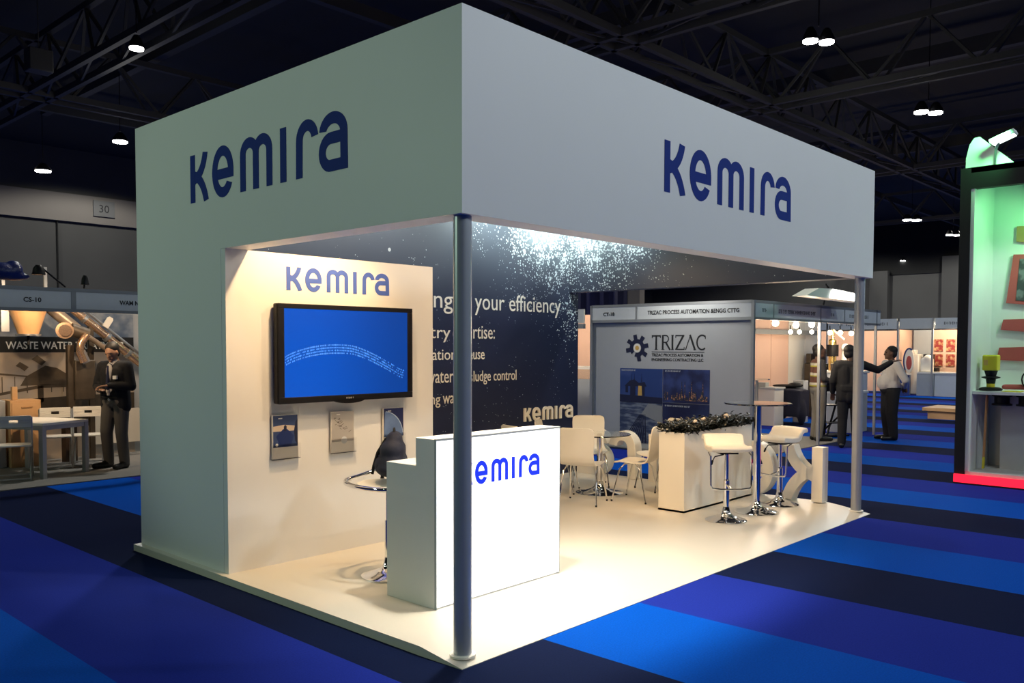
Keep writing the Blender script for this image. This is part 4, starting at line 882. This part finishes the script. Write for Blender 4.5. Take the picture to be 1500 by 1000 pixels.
# narrow neighbour seen between the navy wall and this stall
ns = thing('exhibition_stall', 'slim slice of an orange lit stall between the navy wall and the gear emblem stall', 'stall', (10.2, 8.2, .0))
obj('back_panel', B((11.5, 6.6, 0), (11.54, 10, 2.45)), m_peach, ns, world=True); obj('fascia_board', B((9.35, 6.5, 2.20), (9.39, 9.5, 2.46)), m_fasc, ns, world=True); obj('fascia_rail', B((9.33, 6.5, 2.10), (9.41, 9.5, 2.19)), m_alu, ns, world=True)
obj('post', B((9.35, 9.45, 0), (9.39, 9.5, 2.2)), m_alu, ns, world=True)
dk = thing('display_case', 'white and glass display case standing in the slim orange stall', 'display case', (10.8, 8.0, 0))
obj('cabinet', B((10.6, 7.0, 0), (10.95, 9.4, 1.1)), m_greyc, dk, world=True); obj('glass_top', B((10.6, 7.0, 1.101), (10.95, 9.4, 1.3)), m_glass, dk, world=True); obj('top_board', B((10.58, 6.98, 1.301), (10.97, 9.42, 1.36)), m_lam, dk, world=True); obj('kick_strip', B((10.57, 7.0, .25), (10.599, 9.4, .33)), m_lam, dk, world=True)
light('stall_lamp', 'SPOT', (10.0, 8.0, 2.4), 60, (1, .7, .42), (11.5, 8, 1.5), .05, 130, .6)
q0, q1 = at(846, 440, 0, 30), at(917, 440, 0, 30)
hb_ = thing('hall_banner', 'dark blue draped banner hanging far behind the gear emblem stall', 'banner', ((q0.x+q1.x)/2, (q0.y+q1.y)/2, 2.0))
mb = MB(); k = 24
for i in range(k):
    t0_, t1_ = i/k, (i+1)/k; f = lambda t: Vector((30+.12*math.sin(t*40), q0.y+2+(q1.y-q0.y-2)*t, 0))
    a, b_ = f(t0_), f(t1_); mb.add([a+Vector((0,0,1.9)), b_+Vector((0,0,1.9)), b_+Vector((0,0,5.6)), a+Vector((0,0,5.6)), a+Vector((.05,0,1.9)), b_+Vector((.05,0,1.9)), b_+Vector((.05,0,5.6)), a+Vector((.05,0,5.6))], [(0,1,2,3), (7,6,5,4), (0,4,5,1), (3,2,6,7), (0,3,7,4), (1,5,6,2)])
obj('cloth', mb, M('navy_drape', (.008, .012, .07), .45), hb_, world=True)
obj('pole', B((30.1, q1.y-.7, 0), (30.5, q1.y-.02, 5.6)), m_concl, hb_, world=True)

# open stalls right of the emblem wall
ps = thing('exhibition_stall', 'open stall with peach wall panels and grey fascia right of the gear emblem wall', 'stall', (12, 4.5, z0))
YP = 2.965
for x, z in ((11.65, z0), (14.35, .001)): obj('post', B((x-.022, YP, z), (x+.022, YP+.045, 2.5)), m_alu, ps, world=True)
fb = obj('fascia_board', B((XT+.08, YP+.005, 2.24), (14.55, YP+.035, 2.46)), m_fascw, ps, world=True)
obj('fascia_rail', B((XT+.08, YP, 2.46), (14.55, YP+.045, 2.505)).box((XT+.08, YP, 2.20), (14.55, YP+.045, 2.24)).box((9.80, YP-.002, 2.24), (9.83, YP+.005, 2.46)).box((12.7, YP-.002, 2.24), (12.73, YP+.005, 2.46)), m_alu, fb, world=True)
for k_, (x, wd) in enumerate(((9.42, .14), (10.0, 1.45), (12.1, .14), (12.95, .95))): obj('lettering', marks_mb((x, YP+.005, 2.32), (1,0,0), (0,0,1), (0,-1,0), wd, .06, k_), m_sign, fb, world=True)
mb = MB()
x = 13.2
for k in range(6): obj('wall_board', B((x, 6.05, .001), (x+.93, 6.09, 2.42)), m_peach if k < 4 else m_lam, ps, world=True); x += .945
obj('cross_beam', B((9.3, 5.80, 2.06), (18.2, 5.88, 2.17)), m_rail, ps, world=True)
obj('orange_panel', B((9.24, 3.22, z0), (9.28, 3.45, 2.19)), m_orange, ps, world=True)
tvv = thing('wall_screen', 'small dark screen hanging on the orange panel edge of the peach stall', 'screen', (9.3, 3.2, 1.42)); obj('frame', B((9.282, 3.08, 1.40), (9.36, 3.36, 1.86)), m_black, tvv, world=True); obj('screen', B((9.279+.002, 3.075, 1.43), (9.35, 3.0799, 1.83)), m_bluep, tvv, world=True)
def spotlet(p, label, s_=.06, pw=9):
    t = thing('spotlight', label, 'spotlight', p, 0, 'lit spotlights along the stall row'); obj('bulb', MB().ell((0, 0, 0), (s_, s_, s_)), m_bulb, t); obj('arm', MB().tube([(0, 0, s_*.6), (.03, .02, s_+.06), (.05, .03, s_+.10)], .012, 6), m_black, t)
    if pw: light('spotlight_light', 'POINT', Vector(p)+Vector((0, .02, -s_-.05)), pw, (1, .76, .50), size=.05)
for px, py, yy, lb in ((1101, 471, 3.1, 'lit spotlight nearest the emblem wall corner under the grey fascia'), (1136, 473, 3.1, 'lit spotlight second from the emblem wall corner under the grey fascia'), (1166, 476, 3.1, 'lit spotlight third from the emblem wall corner under the grey fascia'), (1189, 475, 3.1, 'lit spotlight just left of the slim grey stall post'),
        (1216, 487, 4.4, 'lit spotlight first to the right of the slim stall post'), (1231, 487, 4.4, 'lit spotlight above the gold cylinder'), (1247, 488, 4.4, 'lit spotlight beside the far pole of the white stand'), (1158, 486, 5.4, 'small lit spotlight under the cross beam, left one'), (1171, 486, 5.4, 'small lit spotlight under the cross beam, middle one'), (1189, 486, 5.4, 'small lit spotlight under the cross beam, right one')):
    spotlet(at(px, py, 1, yy), lb, .055 if yy < 5 else .05, 30 if yy < 4 else (30 if yy < 5 else 0))
q0, q1 = at(1171, 445, 1, 2.55), at(1256, 447, 1, 2.55)
af = thing('floodlight', 'large bright rectangular floodlight above the grey fascia beside the far pole', 'floodlight', ((q0.x+q1.x)/2, 2.55, 2.55))
cx_ = (q0.x+q1.x)/2; hw_ = (q1.x-q0.x)/2
obj('housing', MB().prism([(-hw_, -.02), (hw_, -.04), (hw_*.9, .10), (-hw_*.1, .14), (-hw_*.6, .12)], (cx_, 2.50, 2.60), (1,0,0), (0,0,1), (0,-1,0), -.18, .06), m_lam, af, world=True)
obj('lens', MB().prism([(-hw_*.25, 0), (hw_*.82, -.02), (hw_*.78, .09), (-hw_*.15, .12)], (cx_, 2.44, 2.595), (1,0,0), (0,0,1), (0,-1,0), .001, .012), m_lens, af, world=True)
obj('arm', MB().tube([(cx_+.3, 2.62, 2.66), (cx_+.3, 2.75, 2.85), (cx_+.75, 2.9, 2.85), (cx_+.75, 2.985, 2.52)], .014, 8), m_black, af, world=True)
# things in the open stalls
q = at(1115, 622, 2, 0); cc = thing('counter', 'small cream counter behind the glass bar table, inside the peach stall', 'counter', (q.x, q.y, 0)); obj('body', B((-.1, -.36, .001), (.35, .28, .82)), m_peach if False else m_lam, cc); obj('top', B((-.13, -.39, .821), (.38, .31, .86)), m_fasc, cc)
tag(obj('tissue_box', B((q.x-.02, q.y-.1, .862), (q.x+.16, q.y+.12, .96)), m_greyc, bevel=.01), 'grey box lying on the cream counter in the peach stall', 'box')
q = at(1104, 640, 2, 0); b2 = thing('bistro_table', 'slim glass topped high table farther back, above the near glass bar table', 'table', (q.x+.2, q.y+.05, z0))
zt = at(1111, 554, 0, q.x+.2).z; obj('tabletop', MB().lathe([(.25, zt-.04), (.25, zt-.02)], n=32), m_glass, b2); obj('column', MB().lathe([(.03, .02), (.03, zt-.04)]), m_steel, b2); obj('base', MB().lathe(BASEP), m_chrome, b2)
q = at(1156, 621, 2, 0)+Vector((.07, -.05, 0)); dt = thing('draped_table', 'small table under a dark navy cloth in the peach stall', 'table', (q.x, q.y, .001))
mb = baked(MB().box((-.26, -.28, 0), (.26, .28, .60)).ell((0, 0, .6), (.29, .31, .045)).ell((-.1, -.26, .1), (.2, .07, .3)).ell((.1, .26, .2), (.18, .07, .3)), .025, 4); lo_ = min(p_.z for p_ in mb.v); mb.xf(Matrix.Translation((0, 0, -lo_))); obj('cloth', mb, m_bag, dt)
tag(obj('laptop_bag', baked(MB().ell((q.x-.02, q.y+.14, .87), (.16, .36, .045)).ell((q.x+.02, q.y-.05, .895), (.13, .18, .06)), .018, 3), m_black), 'flat black bag on top of the navy draped table', 'bag')
q = at(1169, 606, 2, 0); folding_chair((q.x, q.y, .001), 3.3, 'black folding chair with dark backrest beyond the navy draped table', m_black, m_black, None)
q0, q1 = at(1242, 634, 2, 0), at(1290, 632, 2, 0)
gc = thing('counter', 'pale grey box counter behind the two men at the far pole', 'counter', ((q0.x+q1.x)/2, q0.y+.1, 0)); obj('body', B((q0.x, q0.y-.1, .001), (q1.x, q0.y+.45, .80)), m_greyc, gc, world=True); obj('top', B((q0.x-.02, q0.y-.12, .801), (q1.x+.02, q0.y+.47, .85)), m_fascw, gc, world=True)
q = at(1226, 641, 2, 0)+Vector((.25, .2, 0)); mo = thing('display_stand', 'black slanted display stand between the striped vest and the black suit', 'stand', (q.x, q.y, z0), -.5)
obj('panel', MB().obox((.0, 0, 1.22), (.10, .16, .0), (-.02, .012, 0), (.07, .1, .20)).obox((0, 0, 1.0), (.18, .0, 0), (0, .04, .0), (0, 0, .12)), m_black, mo)
for x in (-.2, .2): obj('leg', MB().beam((x, 0, 0), (x*.9, 0, 1.15), .05, .05), m_black, mo)
for z in (.25, .6): obj('shelf', B((-.2, -.15, z), (.2, .15, z+.02)), m_black, mo)
obj('strut', MB().beam((-.2, -.1, .03), (.2, .1, .75), .03, .03).beam((-.2, .1, .04), (.22, -.1, .5), .03, .03), m_black, mo); obj('foot', B((-.25, -.2, 0), (.25, .2, .03)), m_black, mo)
q = at(1172, 618, 2, 0); tag(obj('plinth', B((q.x-.13, q.y-.13, .001), (q.x+.13, q.y+.13, .98)), m_greyc, bevel=.01), 'pale grey plinth left of the man in the striped vest', 'plinth')
q = at(1232, 600, 2, 0); wx, wy = q.x-1.5, q.y-.6
pt2 = thing('counter', 'white counter carrying the gold cylinder deep in the second stall', 'counter', (17.3, 4.95, .001)); obj('body', B((16.9, 4.3, .001), (17.5, 5.4, 1.15)), m_fascw, pt2, world=True); obj('top', B((16.86, 4.26, 1.151), (17.54, 5.44, 1.2)), m_lam, pt2, world=True)
q = at(1219, 540, 0, 17.1); gl = thing('filter_cylinder', 'gold cylinder with a black band standing on the white counter in the second stall', 'cylinder', (17.1, q.y, 1.201))
obj('cylinder', MB().lathe([(.09, 0), (.09, .72), (.04, .76), (.04, .98)], n=20), M('gold_metal', (.75, .55, .2), .25, .9), gl); obj('band', MB().lathe([(.14, .34), (.14, .62)], n=20), m_black, gl); obj('arm', MB().tube([(0, 0, .98), (.02, -.28, .74)], .025, 8), m_lam, gl)
q = at(1239, 540, 0, 17.2); tag(obj('dispenser', baked(MB().cap((17.2, q.y, 1.34), (17.2, q.y, 1.68), .12, .10).ell((17.15, q.y, 1.75), (.12, .1, .1)), .02, 3), m_lam), 'white rounded appliance on the counter right of the gold cylinder', 'appliance')
q = at(1189, 545, 0, 17.65); tag(obj('machine_block', MB().box((17.65, q.y-.36, .001), (18.1, q.y+.2, 1.35)).box((17.7, q.y-.22, 1.35), (18.0, q.y-.05, 1.72)).box((17.7, q.y+.05, 1.35), (18.0, q.y+.18, 1.6)), m_bronze, bevel=.02), 'dark machine block left of the striped vest man', 'machine')

# far row of stalls
XF = 29.5
fs = thing('exhibition_stall', 'far stall with peach back wall and pale fascia behind the man in pale shirt', 'stall', (XF+1, 9.2, .001))
obj('back_panel', B((XF+2.2, 7.68, .001), (XF+2.25, 13, 2.4)), m_peach, fs, world=True); obj('side_panel', B((XF+.2, 7.68, .001), (XF+2.2, 7.72, 2.4)), m_peach, fs, world=True)
for y in (7.65, 10.3): obj('post', B((XF, y, .001), (XF+.06, y+.06, 2.7)), m_alu, fs, world=True)
fb = obj('fascia_board', B((XF, 7.72, 2.42), (XF+.05, 13, 2.80)), m_fascw, fs, world=True); obj('lettering', marks_mb((XF, 9.9, 2.56), *FR, 1.9, .1, 7), m_sign, fb, world=True)
fs2 = thing('exhibition_stall', 'far stall with red pictures on its back wall beside the black post', 'stall', (XF+1, 6, .001))
obj('back_panel', B((XF+1.5, 2.5, .001), (XF+1.55, 6.9, 2.4)), m_peach, fs2, world=True); obj('grey_panel', B((XF+1.5, 6.9, .001), (XF+1.55, 7.6, 2.4)), m_gpan, fs2, world=True)
for y in (6.42, ): obj('post', B((XF-.12, y, .001), (XF-.06, y+.06, 2.8)), m_alu, fs2, world=True)
fb = obj('fascia_board', B((XF, 6.42, 2.42), (XF+.05, 7.62, 2.80)), m_fasc, fs2, world=True); obj('fascia_board', B((XF, 2.5, 2.42), (XF+.05, 6.40, 2.80)), m_fascw, fs2, world=True); obj('lettering', marks_mb((XF, 6.1, 2.56), *FR, .9, .1, 9), m_sign, fb, world=True)
for i in range(5):
    for j in range(2):
        tag(obj('picture', B((XF+1.46, 6.55-i*.42, 1.05+j*.55), (XF+1.499, 6.85-i*.42, 1.5+j*.55)), m_redpic), '%s row, %s red picture from the left on the far peach wall' % (('lower', 'upper')[j], ('first', 'second', 'third', 'fourth', 'fifth')[i]), 'picture', 'red pictures on the far peach wall')
cn = thing('counter', 'white counter with grey end below the red pictures', 'counter', (XF+.6, 6.2, .001)); obj('body', B((XF, 3.5, .001), (XF+.7, 6.38, .80)), m_fascw, cn, world=True); obj('end_panel', B((XF-.02, 6.40, .001), (XF+.7, 6.98, .80)), m_greyc, cn, world=True); obj('top', B((XF-.04, 3.5, .801), (XF+.74, 6.98, .86)), m_lam, cn, world=True)
tag(obj('kettle', baked(MB().box((XF+.2, 6.55, .862), (XF+.5, 6.95, 1.35)).ell((XF+.3, 6.7, 1.35), (.16, .16, .14)), .04, 3), m_lam), 'white appliance on the grey end of the far counter', 'appliance')
q = at(1322, 531, 0, XF+.4); q.y = min(q.y, 7.38); os_ = thing('oval_sign', 'upright oval sign with red centre beside the far white machine', 'sign', (XF+.4, q.y, .001))
obj('board', MB().prism(arc(0, 1.25, .17, .44, 0, 350, 24), (XF+.4, q.y, 0), *FR, 0, .05), m_lam, os_, world=True); obj('rim', MB().stroke(arc(0, 1.25, .185, .455, 60, 230, 24), .05, (XF+.4, q.y, 0), *FR, -.01, .06), m_bluep, os_, world=True); obj('red_centre', MB().prism(arc(0, 1.18, .10, .26, 0, 350, 20), (XF+.4, q.y, 0), *FR, .05, .056), m_redbar, os_, world=True); obj('post', B((XF+.39, q.y-.05, 0), (XF+.44, q.y+.05, .8)), m_alu, os_, world=True)
q = at(1335, 545, 0, XF+.8); tag(obj('machine_block', MB().box((XF+.8, q.y-.25, .001), (XF+1.3, q.y+.2, 1.5)).box((XF+.85, q.y-.1, 1.5), (XF+1.2, q.y+.2, 1.65)), m_lam, bevel=.03), 'white upright machine right of the far oval sign', 'machine'); tag(obj('machine_block', MB().box((XF+.9, q.y-.85, .001), (XF+1.3, q.y-.3, 1.0)).box((XF+.95, q.y-.7, 1.0), (XF+1.2, q.y-.35, 1.5)), m_black, bevel=.03), 'black upright machine right of the far white machine', 'machine')
q = at(1330, 560, 0, XF-.3); tb = thing('low_table', 'low white topped table with blue front in the far row', 'table', (XF-.1, q.y, .001)); obj('tabletop', B((XF-.9, q.y-.1, .76), (XF-.25, q.y+.8, .82)), m_lam, tb, world=True); obj('front', B((XF-.85, q.y-.05, .001), (XF-.3, q.y+.75, .759)), M('blue_cloth', (.02, .05, .25), .7), tb, world=True)
for px, lb in ((1295, 'far lit spotlight above the pale shirted man'), (1331, 'far lit spotlight left of three over the far grey panel'), (1339, 'far lit spotlight middle of three over the far grey panel'), (1349, 'far lit spotlight right of three over the far grey panel'), (1366, 'far lit spotlight left over the red pictures'), (1374, 'far lit spotlight second over the red pictures'), (1385, 'far lit spotlight third over the red pictures'), (1397, 'far lit spotlight next to the black post')):
    spotlet(at(px, 474.5, 0, XF+.3), lb, .09, 0)
light('stall_lamp', 'POINT', (XF+.3, 9.2, 2.3), 110, (1, .78, .52), size=.2); light('stall_lamp', 'POINT', (XF+.3, 5.8, 2.3), 110, (1, .78, .52), size=.2); light('stall_lamp', 'POINT', (XF+.3, 11.8, 2.3), 80, (1, .78, .52), size=.2)
q = at(1400, 612, 2, 0); tag(obj('pallet', MB().box((q.x-.8, q.y-1.2, .2), (q.x+.4, q.y+.55, .28)).box((q.x-.7, q.y-1.1, .001), (q.x-.5, q.y+.45, .2)).box((q.x+.1, q.y-1.1, .001), (q.x+.3, q.y+.45, .2)), m_wood), 'low pale platform on the blue carpet beside the black post', 'platform')

# ------------------------------------------------------------------ green lit display stall at the right
XD, DD = 8.85, 1.0
gs = thing('display_stall', 'black framed display stall lit green with a red glowing base strip', 'stall', (XD+.5, -1.6, .001))
FB = ((0,1,0), (0,0,1), (-1,0,0))
obj('frame', B((XD, -.17, .001), (XD+DD, -.045, 4.07)).box((XD, -3.2, 3.80), (XD+.12, -.17, 4.07)).box((XD, -3.2, 4.0), (XD+DD, -.17, 4.07)), m_blackm, gs, world=True)
obj('base', B((XD+.02, -3.2, .001), (XD+DD, -.171, .165)), m_gwhite, gs, world=True); obj('led_strip', B((XD-.035, -3.2, .02), (XD-.001, -.05, .125)), m_led, gs, world=True, label='red glowing strip'); obj('skirting', B((XD-.03, -3.2, .001), (XD-.001, -.05, .019)), m_blackm, gs, world=True)
obj('back_panel', B((XD+DD-.06, -3.2, .166), (XD+DD-.01, -.171, 3.999)), m_gwhite, gs, world=True); obj('side_panel', B((XD+.13, -.215, .166), (XD+DD-.061, -.171, 3.999)).box((XD+.01, -.215, .166), (XD+.13, -.171, 3.799)), m_gwhite, gs, world=True)
obj('shelf', B((XD+.1, -3.2, 1.165), (XD+DD-.061, -.216, 1.205)), m_gwhite, gs, world=True)
obj('lower_panel', B((XD+.55, -3.2, .166), (XD+.6, -.45, 1.159)), m_greyc, gs, world=True)
yo = lambda px, py, x: at(px, py, 0, x)
pts = [yo(a, b_, XD+.3) for a, b_ in ((1415, 246), (1416, 226), (1421, 206), (1428, 196), (1436, 194), (1490, 234))]
mb = MB().prism([(p_.y, p_.z) for p_ in pts], (XD+.3, 0, 0), *FB, -.02, .02); zmin = min(p_.z for p_ in mb.v); mb.xf(Matrix.Translation((0, 0, 4.071-zmin))); obj('curved_fin', mb, m_gwhite, gs, world=True, label='pale curved fin on top')
pl_ = yo(1470, 202, XD+.1)
lf_ = thing('floodlight', 'slanted white floodlight above the curved fin of the green stall', 'floodlight', pl_)
Q = Matrix.Rotation(-.35, 3, 'X'); bx_ = MB().box((-.09, -.15, -.02), (.09, .15, .04)); bx_.v = [Q @ p_ for p_ in bx_.v]; obj('housing', bx_, m_fascw, lf_, bevel=.01); bx_ = MB().box((-.075, -.13, -.03), (.075, .13, -.021)); bx_.v = [Q @ p_ for p_ in bx_.v]; obj('lens', bx_, m_lens2, lf_)
obj('bracket', MB().tube([(0, .05, -.03), (.06, .1, -.12), (.1, .12, 4.076-pl_.z)], .018, 8), m_steel, lf_)
light('green_flood', 'SPOT', pl_+Vector((-.25, 0, .05)), 60, (.2, 1, .34), (XD+.3, -.3, 4.2), .05, 120, .6)
light('green_flood', 'SPOT', (XD+.25, -1.1, 3.55), 42, (.25, 1, .36), (XD+.6, -.2, 2.9), .05, 140, .7); light('green_flood', 'SPOT', (XD+.25, -1.3, 3.3), 44, (.80, 1, .86), (XD+.8, -.6, .9), .06, 140, .7)
xb = XD+DD-.06
def onback(name, pxs, mat, label, d=.05):
    pp = [yo(a, b_, xb) for a, b_ in pxs]; return tag(obj(name, MB().prism([(p_.y, p_.z) for p_ in pp], (xb, 0, 0), *FB, .001, d), mat), label, 'board', 'boards on the back wall of the green stall')
onback('wall_board', [(1491, 332), (1530, 330), (1530, 357), (1490, 354)], m_tan, 'small tan board highest on the green stall back wall')
onback('wall_board', [(1467, 483), (1530, 488), (1530, 466), (1471, 468)], m_redbar, 'brick red board below the framed picture in the green stall'); onback('wall_board', [(1461, 527), (1530, 530), (1530, 507), (1465, 509)], m_redbar, 'brick red board nearest the shelf in the green stall')
fp_ = thing('framed_picture', 'red framed grey picture on the green stall back wall, cut by the right edge', 'picture', yo(1495, 450, xb))
pp = [yo(a, b_, xb) for a, b_ in ((1475, 444), (1540, 449), (1545, 372), (1486, 373))]; obj('frame', MB().prism([(p_.y, p_.z) for p_ in pp], (xb, 0, 0), *FB, .001, .05), m_redbar, fp_, world=True)
pp = [yo(a, b_, xb-.05) for a, b_ in ((1488, 440), (1540, 444), (1540, 378), (1494, 379))]; obj('picture', MB().prism([(p_.y, p_.z) for p_ in pp], (xb-.05, 0, 0), *FB, .001, .006), two_tone('grey_stone', (.05, .055, .06), (.16, .17, .18), 5), fp_, world=True)
q = yo(1442, 562, XD+.35); va = thing('valve_actuator', 'yellow actuator head on a black valve standing on the white shelf', 'valve', (XD+.35, q.y-.075, 1.2085))
obj('flange', MB().lathe([(.13, 0), (.138, .012), (.138, .025), (.11, .04), (.08, .045)], n=24), m_black, va); obj('stem', MB().lathe([(.05, .045), (.05, .10)], n=16), m_yel, va); obj('body', MB().lathe([(.05, .09), (.06, .15), (.11, .165), (.11, .178), (.06, .19), (.075, .24), (.08, .26)], n=20), m_black, va); obj('actuator_head', baked(MB().box((-.08, -.09, .26), (.08, .09, .465)), .012, 4), m_yel, va)
obj('nameplate', B((-.088, .02, .33), (-.081, .07, .40)), m_gold, va)
q = yo(1478, 563, XD+.3); tag(obj('leaflet', B((XD+.15, q.y-.16, 1.2062), (XD+.4, q.y+.05, 1.214)), m_yel), 'yellow leaflet lying on the white shelf right of the valve', 'leaflet'); tag(obj('pipe_fitting', baked(MB().cap((XD+.6, q.y+.12, 1.25), (XD+.62, q.y-.35, 1.26), .035, .043), .012, 3), m_redbar), 'reddish pipe piece lying at the back of the white shelf', 'pipe')
tag(obj('wire_coil', MB().tube([(XD+.55+.02*math.sin(a*.6), q.y-.22+.13*math.cos(a), 1.352+.135*math.sin(a)) for a in [i*PI/8 for i in range(33)]], .008, 6), m_black), 'upright dark wire coil on the white shelf at the right edge', 'coil')
a_, b_ = yo(1446, 572, XD+.3), yo(1440, 684, XD+.3); b_.z = .1665+.02
ms = thing('measuring_stick', 'brown wooden stick with yellow end leaning under the white shelf', 'stick', (XD+.3, b_.y, .167)); obj('stick', MB().beam((XD+.3, a_.y, 1.15), (XD+.3, a_.y*.2+b_.y*.8, .34), .05, .02), m_tan, ms, world=True); obj('yellow_end', MB().beam((XD+.3, a_.y*.2+b_.y*.8, .34), b_, .052, .022), m_yel, ms, world=True)
for y0_, lb in ((-.50, 'black spool under the shelf, nearest the wooden stick'), (-.78, 'black spool under the shelf, second from the wooden stick')):
    tag(obj('spool', MB().lathe([(.12, 0), (.12, .02), (.09, .03), (.09, .11), (.12, .12), (.12, .138)], (XD+.38, y0_-.0, 1.02), 20), m_black), lb, 'spool', 'black spools under the shelf')
